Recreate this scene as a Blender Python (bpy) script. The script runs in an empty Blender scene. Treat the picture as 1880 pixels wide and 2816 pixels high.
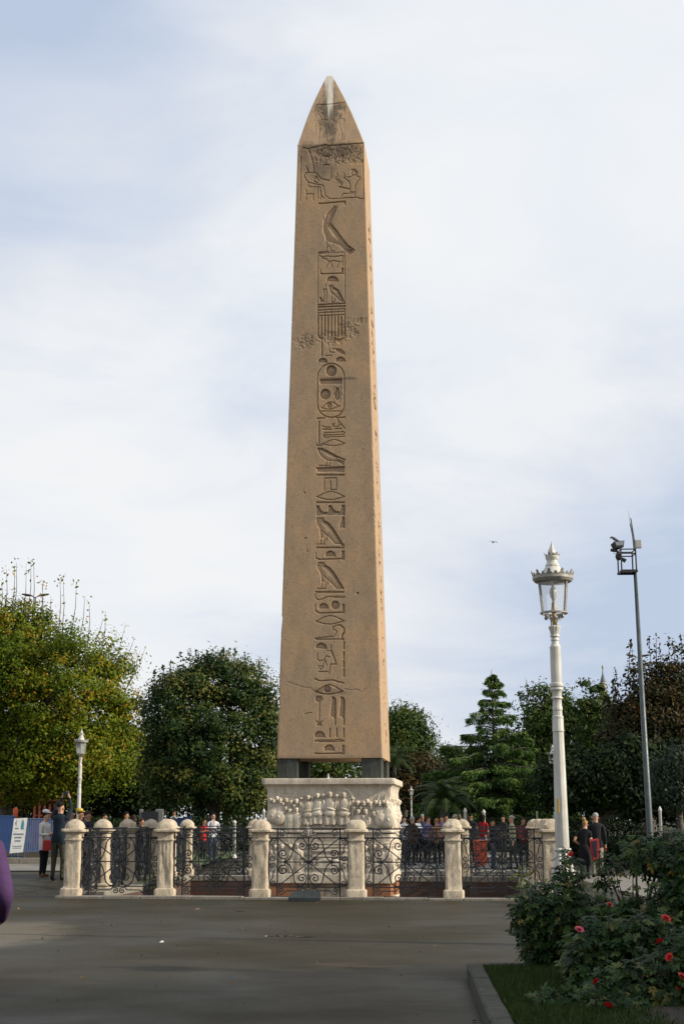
import bpy, bmesh, math, random
import numpy as np
from mathutils import Vector, Matrix, noise as mnoise
R = math.radians
rng = np.random.default_rng(7)
random.seed(7)
sc = bpy.context.scene
COL = sc.collection

# ---------------------------------------------------------------- camera, sky, sun, exposure
F, CX, CY, HZ, EYE = 3957.0, 940.0, 1408.0, 2254.0, 1.65       # photo pixels: focal length, centre, horizon; eye height
PITCH = math.atan((HZ - CY) / F)
cam = bpy.data.objects.new('camera', bpy.data.cameras.new('camera'))
COL.objects.link(cam)
cam.location = (0, 0, EYE)
cam.rotation_euler = (math.pi / 2 + PITCH, 0, 0)
cam.data.sensor_fit = 'HORIZONTAL'
cam.data.sensor_width = 36
cam.data.lens = 36 * F / 1880
cam.data.clip_end = 4000
sc.camera = cam
SUN_AZ, SUN_EL = R(14), R(27)                                   # azimuth from +X towards -Y
SD = Vector((math.cos(SUN_AZ) * math.cos(SUN_EL), -math.sin(SUN_AZ) * math.cos(SUN_EL), math.sin(SUN_EL)))
sun = bpy.data.objects.new('sun', bpy.data.lights.new('sun', 'SUN'))
COL.objects.link(sun)
sun.data.energy = 5.0
sun.data.angle = R(0.8)
sun.data.color = (1.0, 0.92, 0.80)
sun.rotation_euler = (-SD).to_track_quat('-Z', 'Y').to_euler()
sc.view_settings.view_transform = 'Standard'
sc.view_settings.look = 'None'
sc.view_settings.exposure = 0.12
sc.view_settings.gamma = 1.0
sc.view_settings.use_curve_mapping = False
sc.render.engine = 'CYCLES'
sc.cycles.use_denoising = True
sc.cycles.max_bounces = 6
sc.cycles.transparent_max_bounces = 12

class NT:
    """small node-tree writer"""
    def __init__(s, tree):
        s.t = tree
    def n(s, typ, **kw):
        nd = s.t.nodes.new(typ)
        for k, v in kw.items():
            if k.startswith('i_'):
                key = k[2:]
                key = int(key) if key.isdigit() else key
                s.put(nd.inputs[key], v)
            else:
                setattr(nd, k, v)
        return nd
    def put(s, sock, v):
        if hasattr(v, 'is_linked') or hasattr(v, 'links'):
            s.t.links.new(v, sock)
        else:
            if sock.type == 'RGBA' and len(v) == 3:
                v = (*v, 1)
            sock.default_value = v
    def math(s, op, a, b=0.0, clamp=False):
        nd = s.n('ShaderNodeMath', operation=op, use_clamp=clamp)
        s.put(nd.inputs[0], a); s.put(nd.inputs[1], b)
        return nd.outputs[0]
    def mix(s, f, a, b):
        nd = s.n('ShaderNodeMix', data_type='RGBA')
        s.put(nd.inputs[0], f); s.put(nd.inputs[6], a); s.put(nd.inputs[7], b)
        return nd.outputs[2]
    def noise(s, vec, scale, detail=4, rough=.55, dist=0.0):
        nd = s.n('ShaderNodeTexNoise')
        nd.inputs['Scale'].default_value = scale
        nd.inputs['Detail'].default_value = detail
        nd.inputs['Roughness'].default_value = rough
        nd.inputs['Distortion'].default_value = dist
        if vec is not None:
            s.t.links.new(vec, nd.inputs['Vector'])
        return nd.outputs[0]
    def ramp(s, f, stops):
        nd = s.n('ShaderNodeValToRGB')
        e = nd.color_ramp.elements
        while len(e) < len(stops):
            e.new(0.5)
        for i, (p, c) in enumerate(stops):
            e[i].position = p
            e[i].color = (*c, 1) if not isinstance(c, (int, float)) else (c, c, c, 1)
        s.put(nd.inputs[0], f)
        return nd.outputs[0]
    def vmul(s, v, k):
        nd = s.n('ShaderNodeVectorMath', operation='MULTIPLY')
        s.put(nd.inputs[0], v); nd.inputs[1].default_value = k
        return nd.outputs[0]
    def maprange(s, v, a, b, c=0., d=1.):
        nd = s.n('ShaderNodeMapRange')
        s.put(nd.inputs[0], v)
        for i, q in enumerate((a, b, c, d)):
            nd.inputs[i + 1].default_value = q
        return nd.outputs[0]

world = bpy.data.worlds.new('World')
sc.world = world
world.use_nodes = True
wt = NT(world.node_tree)
world.node_tree.nodes.clear()
wo = wt.n('ShaderNodeOutputWorld')
bg = wt.n('ShaderNodeBackground')
bg.inputs['Strength'].default_value = 0.084
world.node_tree.links.new(bg.outputs[0], wo.inputs[0])
sky = wt.n('ShaderNodeTexSky', sky_type='NISHITA', sun_disc=False, sun_elevation=SUN_EL, sun_rotation=R(90) + SUN_AZ)
tc = wt.n('ShaderNodeTexCoord').outputs['Generated']
sep = wt.n('ShaderNodeSeparateXYZ', i_0=tc)
zc = wt.math('MAXIMUM', sep.outputs[2], 0.0)
den = wt.math('ADD', zc, 0.34)
pv = wt.n('ShaderNodeCombineXYZ', i_0=wt.math('DIVIDE', sep.outputs[0], den), i_1=wt.math('DIVIDE', sep.outputs[1], den))
n1 = wt.noise(wt.vmul(pv.outputs[0], (.9, 1.0, 1)), 1.05, 6, .5, .35)
n2 = wt.noise(wt.vmul(pv.outputs[0], (.9, 1.25, 1)), 3.0, 7, .58, .5)
cov = wt.math('ADD', wt.math('MULTIPLY', n1, .72), wt.math('MULTIPLY', n2, .28))
# the cloud sheet is thinner low down and to one side: blue shows there, as it does in the photograph
sx_ = wt.maprange(sep.outputs[0], -.22, .22, -1, 1); sz_ = wt.maprange(zc, .10, .50, -1, 1)
side = wt.math('ADD', wt.math('MULTIPLY', wt.math('MULTIPLY', sx_, sz_), .18), .095)
cov2 = wt.math('ADD', cov, side)
mask = wt.ramp(cov2, [(.42, .0), (.52, .45), (.62, .92), (.72, 1.0)])
ccol = wt.ramp(wt.math('ADD', n2, wt.math('MULTIPLY', zc, -.25)), [(.12, (8.5, 9.0, 9.9)), (.3, (9.2, 9.6, 10.1)), (.5, (9.75, 9.9, 10.1))])
blue = wt.mix(.88, wt.vmul(sky.outputs[0], (1.0, 1.0, 1.0)), (6.1, 7.1, 8.95))
wt.put(bg.inputs['Color'], wt.mix(mask, blue, ccol))

# ---------------------------------------------------------------- where a photo pixel lies in the world
sp_, cp_ = math.sin(PITCH), math.cos(PITCH)
def ray(px, py):
    a, b = (px - CX) / F, (CY - py) / F
    return Vector((a, cp_ - b * sp_, sp_ + b * cp_))
def at(px, py, Y):
    d = ray(px, py)
    return d * (Y / d.y) + Vector((0, 0, EYE))
def on_z(px, py, z=0.0):
    d = ray(px, py)
    return d * ((z - EYE) / d.z) + Vector((0, 0, EYE))
def proj(P):
    P = np.asarray(P, float) - np.array([0, 0, EYE])
    z = P[..., 1] * cp_ + P[..., 2] * sp_
    u = -P[..., 1] * sp_ + P[..., 2] * cp_
    return CX + F * P[..., 0] / z, CY - F * u / z
def sstep(a, b, x):
    t = np.clip((x - a) / (b - a), 0, 1)
    return t * t * (3 - 2 * t)
def gz(x, y):
    """height of the paving: level, rising slightly to the back left"""
    return float(.20 * sstep(5.9, 7.4, -x) * sstep(32, 36.5, y)) + float(.12 * sstep(47, 60, y))

# ---------------------------------------------------------------- mesh helpers
class MB:
    def __init__(s):
        s.v, s.f, s.m = [], [], []
    def add(s, vs, fs, mi=0):
        o = len(s.v)
        s.v += [tuple(p) for p in vs]
        s.f += [tuple(i + o for i in q) for q in fs]
        s.m += [mi] * len(fs)
        return s
    def box(s, c, d, rz=0, taper=1.0, mi=0, ry=0, rx=0):
        hx, hy, hz = d[0] / 2, d[1] / 2, d[2] / 2
        M = Matrix.Rotation(rz, 3, 'Z') @ Matrix.Rotation(ry, 3, 'Y') @ Matrix.Rotation(rx, 3, 'X')
        vs = []
        for z, k in ((-hz, 1), (hz, taper)):
            for x, y in ((-hx, -hy), (hx, -hy), (hx, hy), (-hx, hy)):
                vs.append(Vector(c) + M @ Vector((x * k, y * k, z)))
        return s.add(vs, [(3, 2, 1, 0), (4, 5, 6, 7), (0, 1, 5, 4), (1, 2, 6, 5), (2, 3, 7, 6), (3, 0, 4, 7)], mi)
    def bbox(s, c, d, b=.01, rz=0, mi=0):
        """box with chamfered vertical and top edges"""
        x, y, z = d[0] / 2, d[1] / 2, d[2] / 2
        M = Matrix.Rotation(rz, 3, 'Z')
        rings = [(-z, 0), (z - b, 0), (z, b)]
        vs, fs = [], []
        for zz, i in rings:
            X, Y = x - i, y - i
            for p in ((-X + b, -Y), (X - b, -Y), (X, -Y + b), (X, Y - b), (X - b, Y), (-X + b, Y), (-X, Y - b), (-X, -Y + b)):
                vs.append(Vector(c) + M @ Vector((*p, zz)))
        for r in range(2):
            for k in range(8):
                fs.append((r * 8 + k, r * 8 + (k + 1) % 8, r * 8 + 8 + (k + 1) % 8, r * 8 + 8 + k))
        fs.append(tuple(range(16, 24))); fs.append(tuple(range(7, -1, -1)))
        return s.add(vs, fs, mi)
    def tube(s, pts, r, n=6, cap=True, mi=0, twist=0):
        pts = [Vector(p) for p in pts]
        rs = r if isinstance(r, (list, tuple, np.ndarray)) else [r] * len(pts)
        vs, fs = [], []
        up = None
        for i, p in enumerate(pts):
            t = (pts[min(i + 1, len(pts) - 1)] - pts[max(i - 1, 0)])
            t = t.normalized() if t.length > 1e-9 else Vector((0, 0, 1))
            if up is None:
                up = Vector((0, 0, 1)) if abs(t.z) < .9 else Vector((1, 0, 0))
            a = t.cross(up)
            a = a.normalized() if a.length > 1e-6 else t.orthogonal().normalized()
            b = a.cross(t).normalized()
            up = b
            for k in range(n):
                w = 2 * math.pi * (k + .5) / n + twist
                vs.append(p + (a * math.cos(w) + b * math.sin(w)) * rs[i])
        for i in range(len(pts) - 1):
            for k in range(n):
                fs.append((i * n + k, i * n + (k + 1) % n, (i + 1) * n + (k + 1) % n, (i + 1) * n + k))
        if cap:
            fs.append(tuple(range(n - 1, -1, -1)))
            fs.append(tuple((len(pts) - 1) * n + k for k in range(n)))
        return s.add(vs, fs, mi)
    def lathe(s, prof, n=20, c=(0, 0, 0), mi=0, flute=0, fl=0.0, rot=0, closed=True):
        vs, fs = [], []
        for z, r in prof:
            for k in range(n):
                a = 2 * math.pi * k / n + rot
                rr = r * (1 - fl * (0.5 + .5 * math.cos(flute * a))) if flute else r
                vs.append((c[0] + rr * math.cos(a), c[1] + rr * math.sin(a), c[2] + z))
        for i in range(len(prof) - 1):
            for k in range(n):
                q = (i * n + k, i * n + (k + 1) % n, (i + 1) * n + (k + 1) % n, (i + 1) * n + k)
                fs.append(q if prof[i + 1][0] >= prof[i][0] or True else q[::-1])
        if closed:
            fs.append(tuple(range(n - 1, -1, -1)))
            fs.append(tuple((len(prof) - 1) * n + k for k in range(n)))
        return s.add(vs, fs, mi)
    def ball(s, c, r, nu=10, nv=7, mi=0, M=None):
        r = (r, r, r) if isinstance(r, (int, float)) else r
        vs, fs = [], []
        for j in range(nv + 1):
            ph = math.pi * j / nv
            for i in range(nu):
                th = 2 * math.pi * i / nu
                p = Vector((r[0] * math.sin(ph) * math.cos(th), r[1] * math.sin(ph) * math.sin(th), -r[2] * math.cos(ph)))
                if M is not None:
                    p = M @ p
                vs.append(Vector(c) + p)
        for j in range(nv):
            for i in range(nu):
                fs.append((j * nu + i, j * nu + (i + 1) % nu, (j + 1) * nu + (i + 1) % nu, (j + 1) * nu + i))
        return s.add(vs, fs, mi)
    def mesh(s, name, mats=None, smooth=False, angle=None):
        me = bpy.data.meshes.new(name)
        me.from_pydata(s.v, [], s.f)
        if mats is not None:
            for m in (mats if isinstance(mats, (list, tuple)) else [mats]):
                me.materials.append(m)
        if any(s.m):
            me.polygons.foreach_set('material_index', s.m)
        bm = bmesh.new(); bm.from_mesh(me)
        bmesh.ops.remove_doubles(bm, verts=bm.verts, dist=1e-6)
        bmesh.ops.recalc_face_normals(bm, faces=bm.faces)
        bm.to_mesh(me); bm.free()
        if smooth:
            me.polygons.foreach_set('use_smooth', [True] * len(me.polygons))
            if angle is not None:
                sharp = me.attributes.new('sharp_edge', 'BOOLEAN', 'EDGE')
                bm = bmesh.new(); bm.from_mesh(me)
                vals = [len(e.link_faces) == 2 and e.calc_face_angle(0) > angle for e in bm.edges]
                bm.free()
                sharp.data.foreach_set('value', vals)
        return me
    def build(s, name, mats, parent=None, smooth=False, angle=None):
        return obj(name, s.mesh(name, mats, smooth, angle), parent)

def obj(name, me, parent=None, loc=(0, 0, 0), rot=(0, 0, 0), scale=None):
    o = bpy.data.objects.new(name, me)
    COL.objects.link(o)
    if parent is not None:
        o.parent = parent
    o.location = loc
    o.rotation_euler = rot
    if scale is not None:
        o.scale = scale if not isinstance(scale, (int, float)) else (scale,) * 3
    return o
def tag(o, label=None, cat=None, group=None, kind=None):
    if label: o['label'] = label
    if cat: o['category'] = cat
    if group: o['group'] = group
    if kind: o['kind'] = kind
    return o
def thing(name, label, cat, group=None, loc=(0, 0, 0), rz=0, scale=None):
    return tag(obj(name, None, None, loc, (0, 0, rz), scale), label, cat, group)
def kids(o):
    return [c for c in ALLKIDS.get(o.name, [])]
def copy_tree(o, parent=None, chmap=None):
    c = o.copy(); COL.objects.link(c); c.parent = parent
    for ch in (chmap or children_map()).get(o.name, []):
        copy_tree(ch, c, chmap or children_map())
    return c
def children_map():
    d = {}
    for x in COL.objects:
        if x.parent is not None:
            d.setdefault(x.parent.name, []).append(x)
    return d
def np_mesh(name, verts, faces, mat, tint=None, smooth=False):
    """faces: (N,k) int array, all of one size"""
    me = bpy.data.meshes.new(name)
    n, k = faces.shape
    me.vertices.add(len(verts)); me.vertices.foreach_set('co', np.asarray(verts, np.float32).ravel())
    me.loops.add(n * k); me.loops.foreach_set('vertex_index', faces.astype(np.int32).ravel())
    me.polygons.add(n)
    me.polygons.foreach_set('loop_start', np.arange(0, n * k, k, dtype=np.int32))
    if smooth:
        me.polygons.foreach_set('use_smooth', np.ones(n, bool))
    me.update(calc_edges=True)
    me.materials.append(mat)
    if tint is not None:
        a = me.attributes.new('tint', 'FLOAT', 'FACE')
        a.data.foreach_set('value', tint.astype(np.float32))
    return me

# ---------------------------------------------------------------- materials
def newmat(name):
    m = bpy.data.materials.new(name); m.use_nodes = True
    m.node_tree.nodes.clear()
    t = NT(m.node_tree)
    out = t.n('ShaderNodeOutputMaterial')
    b = t.n('ShaderNodeBsdfPrincipled')
    m.node_tree.links.new(b.outputs[0], out.inputs[0])
    return m, t, b
def rough_mat(name, c1, c2, scale=6, rough=.8, bump=.2, bscale=30, metal=0.0, spec=.4, c3=None, detail=6, coord='Object', bdist=.01):
    m, t, b = newmat(name)
    co = t.n('ShaderNodeTexCoord').outputs[coord]
    n = t.noise(co, scale, detail, .6)
    stops = [(.3, c1), (.7, c2)] if c3 is None else [(.3, c1), (.52, c2), (.72, c3)]
    col = t.ramp(n, stops)
    t.put(b.inputs['Base Color'], col)
    t.put(b.inputs['Roughness'], t.maprange(t.noise(co, scale * 2.3, 4), .2, .8, max(rough - .12, .05), min(rough + .12, 1)))
    b.inputs['Metallic'].default_value = metal
    b.inputs['Specular IOR Level'].default_value = spec
    if bump:
        bn = t.n('ShaderNodeBump'); bn.inputs['Strength'].default_value = bump; bn.inputs['Distance'].default_value = bdist
        t.put(bn.inputs['Height'], t.noise(co, bscale, 6, .65))
        t.put(b.inputs['Normal'], bn.outputs[0])
    return m
def leaf_mat(name, stops, rough=.65, trans=.25, by='tint', spec=.14):
    m, t, b = newmat(name)
    if by == 'tint':
        f = t.n('ShaderNodeAttribute', attribute_name='tint').outputs['Fac']
    else:
        f = t.n('ShaderNodeObjectInfo').outputs['Random']
    col = t.ramp(f, stops)
    t.put(b.inputs['Base Color'], col)
    b.inputs['Roughness'].default_value = rough
    b.inputs['Specular IOR Level'].default_value = spec
    tr = t.n('ShaderNodeBsdfTranslucent'); t.put(tr.inputs[0], col)
    mx = t.n('ShaderNodeMixShader'); mx.inputs[0].default_value = trans
    out = [x for x in m.node_tree.nodes if x.type == 'OUTPUT_MATERIAL'][0]
    m.node_tree.links.new(b.outputs[0], mx.inputs[1]); m.node_tree.links.new(tr.outputs[0], mx.inputs[2])
    m.node_tree.links.new(mx.outputs[0], out.inputs[0])
    return m
def plain(name, c, rough=.6, metal=0., var=.12, spec=.4):
    c2 = tuple(x * (1 + var) for x in c); c1 = tuple(x * (1 - var) for x in c)
    return rough_mat(name, c1, c2, 9, rough, .08, 60, metal, spec)
# ---------------------------------------------------------------- setting: paving, pit, lawns
CX0, CY0, ROT = -.174, 36.6, -.1                                # centre and turn of the monument
cr, sr = math.cos(ROT), math.sin(ROT)
def loc2w(lx, ly, z=0.0):
    return Vector((CX0 + cr * lx - sr * ly, CY0 + sr * lx + cr * ly, z))
PIT = (-4.55, 4.55, -4.75, 4.6)                                 # local x0 x1 y0 y1 of the sunken court
def make_asphalt():
    m, t, b = newmat('asphalt')
    co = t.n('ShaderNodeTexCoord').outputs['Object']
    st = t.vmul(co, (.6, .8, 1))
    big = t.noise(st, .35, 5, .6, .4)
    mid = t.noise(t.vmul(co, (.8, 1.0, 1)), 1.1, 8, .68, .3)
    fine = t.noise(co, 38, 3, .6)
    col = t.ramp(mid, [(.28, (.0245, .0205, .0105)), (.5, (.031, .026, .0135)), (.74, (.039, .033, .018))])
    col = t.mix(t.math('MULTIPLY', t.ramp(big, [(.42, 0.), (.66, 1.)]), .35), col, (.047, .041, .025))
    col = t.mix(t.math('MULTIPLY', t.ramp(fine, [(.55, 0.), (.75, 1.)]), .4), col, (.095, .085, .066))
    # pale dappled sunlight painted into the colour at left, with a ragged, streaked outline
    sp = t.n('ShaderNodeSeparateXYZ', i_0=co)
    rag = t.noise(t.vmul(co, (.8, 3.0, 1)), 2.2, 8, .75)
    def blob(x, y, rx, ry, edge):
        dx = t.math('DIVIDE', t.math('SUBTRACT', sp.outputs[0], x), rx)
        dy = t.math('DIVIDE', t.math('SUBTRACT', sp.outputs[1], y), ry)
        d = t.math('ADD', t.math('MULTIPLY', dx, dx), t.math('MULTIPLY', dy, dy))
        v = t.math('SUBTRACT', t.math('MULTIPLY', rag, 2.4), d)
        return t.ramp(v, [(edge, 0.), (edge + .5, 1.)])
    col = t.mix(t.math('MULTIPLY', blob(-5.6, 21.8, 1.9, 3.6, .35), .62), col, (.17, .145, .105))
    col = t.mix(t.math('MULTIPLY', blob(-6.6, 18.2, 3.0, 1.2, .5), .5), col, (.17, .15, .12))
    col = t.mix(t.math('MULTIPLY', blob(.2, 17.4, .8, .35, .45), .35), col, (.10, .07, .04))
    # dark spots of gum and oil
    vo = t.n('ShaderNodeTexVoronoi', i_Vector=co); vo.inputs['Scale'].default_value = 2.4
    spot = t.ramp(t.math('ADD', vo.outputs['Distance'], t.math('MULTIPLY', t.n('ShaderNodeSeparateColor', i_0=vo.outputs['Color']).outputs[0], .05)), [(.035, 1.), (.055, 0.)])
    col = t.mix(t.math('MULTIPLY', spot, .75), col, (.02, .018, .016))
    # hairline cracks
    wv = t.n('ShaderNodeTexVoronoi', feature='DISTANCE_TO_EDGE', i_Vector=t.n('ShaderNodeVectorMath', operation='ADD', i_0=t.vmul(co, (.16, .3, 1)), i_1=t.vmul(t.n('ShaderNodeTexNoise', i_Vector=co).outputs[1], (.3, .3, .3))).outputs[0])
    crack = t.ramp(wv.outputs['Distance'], [(.0, 1.), (.006, 0.)])
    col = t.mix(t.math('MULTIPLY', crack, .8), col, (.018, .017, .015))
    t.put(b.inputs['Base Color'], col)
    wet = t.noise(t.vmul(co, (.7, .8, 1)), .45, 6, .6)
    t.put(b.inputs['Roughness'], t.ramp(wet, [(.3, .48), (.5, .62), (.7, .8)]))
    t.put(b.inputs['Specular IOR Level'], t.ramp(wet, [(.3, .17), (.5, .13), (.7, .09)]))
    bn = t.n('ShaderNodeBump'); bn.inputs['Strength'].default_value = .35; bn.inputs['Distance'].default_value = .012
    t.put(bn.inputs['Height'], t.math('ADD', fine, t.math('MULTIPLY', mid, 2.0)))
    t.put(b.inputs['Normal'], bn.outputs[0])
    return m
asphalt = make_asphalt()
pav_mat = rough_mat('light_paving', (.13, .12, .10), (.21, .19, .155), 2.0, .8, .25, 30)
lawn_mat = rough_mat('lawn', (.022, .042, .010), (.05, .085, .018), 3.0, .95, .6, 60, c3=(.075, .085, .028), bdist=.05)
soil_mat = rough_mat('soil', (.018, .013, .009), (.05, .037, .024), 5, .95, .7, 40, bdist=.03)
brick_mat = None
# paving sheet: a grid with the hole of the court left open
def paving():
    xs = np.unique(np.concatenate([np.linspace(-14, 14, 57), [-3000, -400, -120, -60, -30, 30, 60, 120, 400, 3000]]))
    ys = np.unique(np.concatenate([np.linspace(0, 62, 63), [-3000, -400, -60, -20, 80, 110, 160, 260, 500, 3000]]))
    bm = bmesh.new()
    g = [[bm.verts.new((x, y, gz(x, y))) for x in xs] for y in ys]
    for j in range(len(ys) - 1):
        for i in range(len(xs) - 1):
            bm.faces.new((g[j][i], g[j][i + 1], g[j + 1][i + 1], g[j + 1][i]))
    # cut along the four sides of the court and drop what lies inside
    for k, n in ((PIT[0], (1, 0)), (PIT[1], (1, 0)), (PIT[2], (0, 1)), (PIT[3], (0, 1))):
        nw = (cr * n[0] - sr * n[1], sr * n[0] + cr * n[1], 0)
        p = loc2w(k * n[0], k * n[1])
        near = [f for f in bm.faces if (f.calc_center_median() - loc2w(0, 0)).length < 12]
        geo = set(near)
        for f in near:
            geo.update(f.edges); geo.update(f.verts)
        bmesh.ops.bisect_plane(bm, geom=list(geo), plane_co=p, plane_no=nw)
    dele = []
    for f in bm.faces:
        c = f.calc_center_median() - Vector((CX0, CY0, 0))
        lx, ly = cr * c.x + sr * c.y, -sr * c.x + cr * c.y
        if PIT[0] < lx < PIT[1] and PIT[2] < ly < PIT[3]:
            dele.append(f)
    bmesh.ops.delete(bm, geom=dele, context='FACES')
    me = bpy.data.meshes.new('ground'); bm.to_mesh(me); bm.free()
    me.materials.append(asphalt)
    return obj('ground', me)
tag(paving(), kind='structure')
def make_brick():
    m, t, b = newmat('old_brick')
    co = t.n('ShaderNodeTexCoord').outputs['Object']
    sp = t.n('ShaderNodeSeparateXYZ', i_0=co)
    v = t.n('ShaderNodeCombineXYZ', i_0=t.math('ADD', sp.outputs[0], sp.outputs[1]), i_1=sp.outputs[2])
    br = t.n('ShaderNodeTexBrick', i_Vector=v.outputs[0])
    br.inputs['Color1'].default_value = (.095, .036, .020, 1); br.inputs['Color2'].default_value = (.065, .030, .019, 1)
    br.inputs['Mortar'].default_value = (.075, .064, .05, 1); br.inputs['Scale'].default_value = 4.2
    br.inputs['Mortar Size'].default_value = .018
    n = t.noise(co, 2.2, 6, .65)
    t.put(b.inputs['Base Color'], t.mix(t.math('MULTIPLY', t.ramp(n, [(.4, 0.), (.65, 1.)]), .55), br.outputs[0], (.06, .05, .038)))
    b.inputs['Roughness'].default_value = .9
    bn = t.n('ShaderNodeBump'); bn.inputs['Strength'].default_value = .5; bn.inputs['Distance'].default_value = .01
    t.put(bn.inputs['Height'], br.outputs[1]); bn.invert = True
    t.put(b.inputs['Normal'], bn.outputs[0])
    return m
brick_mat = make_brick()
def stone_mat(name, base, dirt, lo, scale=5, bump=.5):
    m, t, b = newmat(name)
    co = t.n('ShaderNodeTexCoord').outputs['Object']
    oi = t.n('ShaderNodeObjectInfo')
    off = t.n('ShaderNodeVectorMath', operation='ADD', i_0=co, i_1=t.n('ShaderNodeCombineXYZ', i_0=t.math('MULTIPLY', oi.outputs['Random'], 37.), i_2=t.math('MULTIPLY', oi.outputs['Random'], 11.)).outputs[0]).outputs[0]
    a = t.noise(off, scale, 7, .62)
    s = t.noise(t.vmul(off, (1.4, 1.4, .5)), scale * 1.6, 6, .7, .6)
    fine = t.noise(off, scale * 14, 4, .6)
    col = t.ramp(a, [(.28, lo), (.5, base), (.75, tuple(min(1, x * 1.12) for x in base))])
    col = t.mix(t.math('MULTIPLY', t.ramp(s, [(.46, 0.), (.68, 1.)]), .62), col, dirt)
    wash = t.noise(t.vmul(off, (2.2, 2.2, .28)), scale * 1.1, 5, .65)
    col = t.mix(t.math('MULTIPLY', t.ramp(wash, [(.52, 0.), (.7, 1.)]), .5), col, tuple(x * .8 for x in dirt))
    pit = t.ramp(fine, [(.26, 1.), (.36, 0.)])
    col = t.mix(t.math('MULTIPLY', pit, .45), col, dirt)
    col = t.mix(t.math('MULTIPLY', oi.outputs['Random'], .38), col, tuple(x * 1.25 for x in dirt))
    t.put(b.inputs['Base Color'], col)
    b.inputs['Roughness'].default_value = .85
    b.inputs['Specular IOR Level'].default_value = .25
    bn = t.n('ShaderNodeBump'); bn.inputs['Strength'].default_value = bump; bn.inputs['Distance'].default_value = .03
    t.put(bn.inputs['Height'], t.math('ADD', t.math('MULTIPLY', s, 1.2), t.math('MULTIPLY', fine, .6)))
    t.put(b.inputs['Normal'], bn.outputs[0])
    return m
post_mat = stone_mat('weathered_post_stone', (.66, .555, .405), (.25, .19, .125), (.49, .40, .285), 5, 1.0)
marble_mat = stone_mat('aged_marble', (.68, .60, .47), (.30, .235, .165), (.53, .455, .345), 3, .6)
kerb_mat = stone_mat('kerb_stone', (.26, .235, .19), (.13, .11, .085), (.19, .17, .135), 4, .4)
dark_kerb_mat = stone_mat('old_kerb_stone', (.075, .072, .055), (.03, .032, .02), (.05, .05, .038), 4, .5)
# the sunken court: floor, four brick walls, copings, a lower grass ledge at the back
pit = MB()
def lquad(mb, pts, mi=0):
    mb.add([loc2w(*p) for p in pts], [tuple(range(len(pts)))], mi)
x0, x1, y0, y1 = PIT
PZ = -2.3
mb = MB(); lquad(mb, [(x0, y0, PZ), (x1, y0, PZ), (x1, y1, PZ), (x0, y1, PZ)])
tag(mb.build('court_floor', pav_mat), kind='structure')
for a, b_ in (((x0, y0), (x1, y0)), ((x1, y0), (x1, y1)), ((x1, y1), (x0, y1)), ((x0, y1), (x0, y0))):
    mb = MB(); lquad(mb, [(*a, PZ), (*b_, PZ), (*b_, -.02), (*a, -.02)])
    tag(mb.build('court_wall', brick_mat), kind='structure')
def stone_run(name, p0, p1, n, w, h, z0, mat, parent_name, gap=.012, lateral=.0, kind='structure', jit=.006):
    """a run of kerb or coping stones, each a piece of its own"""
    root = tag(obj(parent_name, None), kind=kind)
    p0, p1 = Vector(p0), Vector(p1)
    d = (p1 - p0); L = d.length; ang = math.atan2(d.y, d.x)
    cuts = np.cumsum(np.r_[0, rng.uniform(.75, 1.3, n)]); cuts = cuts / cuts[-1]
    for i in range(n):
        a, c = cuts[i] * L + gap / 2, cuts[i + 1] * L - gap / 2
        mid = p0 + d.normalized() * ((a + c) / 2)
        o = MB().bbox((0, 0, 0), (c - a, w + rng.uniform(-jit, jit), h), .012).build(name, mat, root)
        o.location = (mid.x, mid.y, z0 + h / 2 + rng.uniform(-jit, jit) + (mid.z if abs(mid.z) > 1e-9 else 0))
        o.rotation_euler = (rng.uniform(-.006, .006), 0, ang + rng.uniform(-.008, .008))
    return root
for sgn, (a, b_) in enumerate((((x0, y1 + .2), (x1, y1 + .2)), ((x0 - .2, y0), (x0 - .2, y1)), ((x1 + .2, y0), (x1 + .2, y1)))):
    stone_run('coping_stone', loc2w(*a), loc2w(*b_), 8, .42, .14, -.03, kerb_mat, 'court_coping')
# grass banks inside the side and back rows of posts
for (a, c) in (((-5.0, 4.82), (5.0, 6.6)), ((-4.98, -4.6), (-4.78, 4.6)), ((4.78, -4.6), (4.98, 4.6))):
    mb = MB(); lquad(mb, [(a[0], a[1], .03), (c[0], a[1], .03), (c[0], c[1], .03), (a[0], c[1], .03)])
    tag(mb.build('grass_bank', lawn_mat), kind='structure')
# park behind: lawns, paths, kerbs
def flat(name, pts, mat, kind='structure'):
    mb = MB(); mb.add(pts, [tuple(range(len(pts)))])
    return tag(mb.build(name, mat), kind=kind)
flat('lawn', [(-60, 48.6, .36), (-4.6, 48.6, .17), (-3.2, 140, .17), (-120, 140, .36)], lawn_mat)
flat('lawn', [(8.0, 58.5, .19), (60, 58.5, .19), (120, 140, .19), (9, 140, .19)], lawn_mat)
flat('lawn', [(-3.2, 64, .15), (7.4, 64, .15), (7.4, 140, .15), (-3.2, 140, .15)], lawn_mat)
stone_run('kerb_stone', (-14, 48.5, .0), (-6.6, 48.5, .0), 9, .16, .22, .2, kerb_mat, 'lawn_kerb')
stone_run('kerb_stone', (-6.6, 48.5, .0), (-4.6, 48.5, .0), 3, .16, .2, .04, kerb_mat, 'lawn_kerb')
stone_run('kerb_stone', (8, 58.4, .0), (24, 58.4, .0), 14, .16, .16, .1, kerb_mat, 'lawn_kerb')
stone_run('kerb_stone', (-3.2, 63.9, .0), (7.4, 63.9, .0), 10, .16, .14, .1, kerb_mat, 'lawn_kerb')
flat('path', [(-13.5, 42.0, .225), (-6.9, 42.0, .225), (-6.9, 48.4, .225), (-13.5, 48.4, .225)], pav_mat)
flat('path', [(-3.4, 46.6, .02), (-3.2, 63.8, .14), (7.6, 63.8, .14), (7.6, 46.6, .02)], pav_mat)
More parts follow.
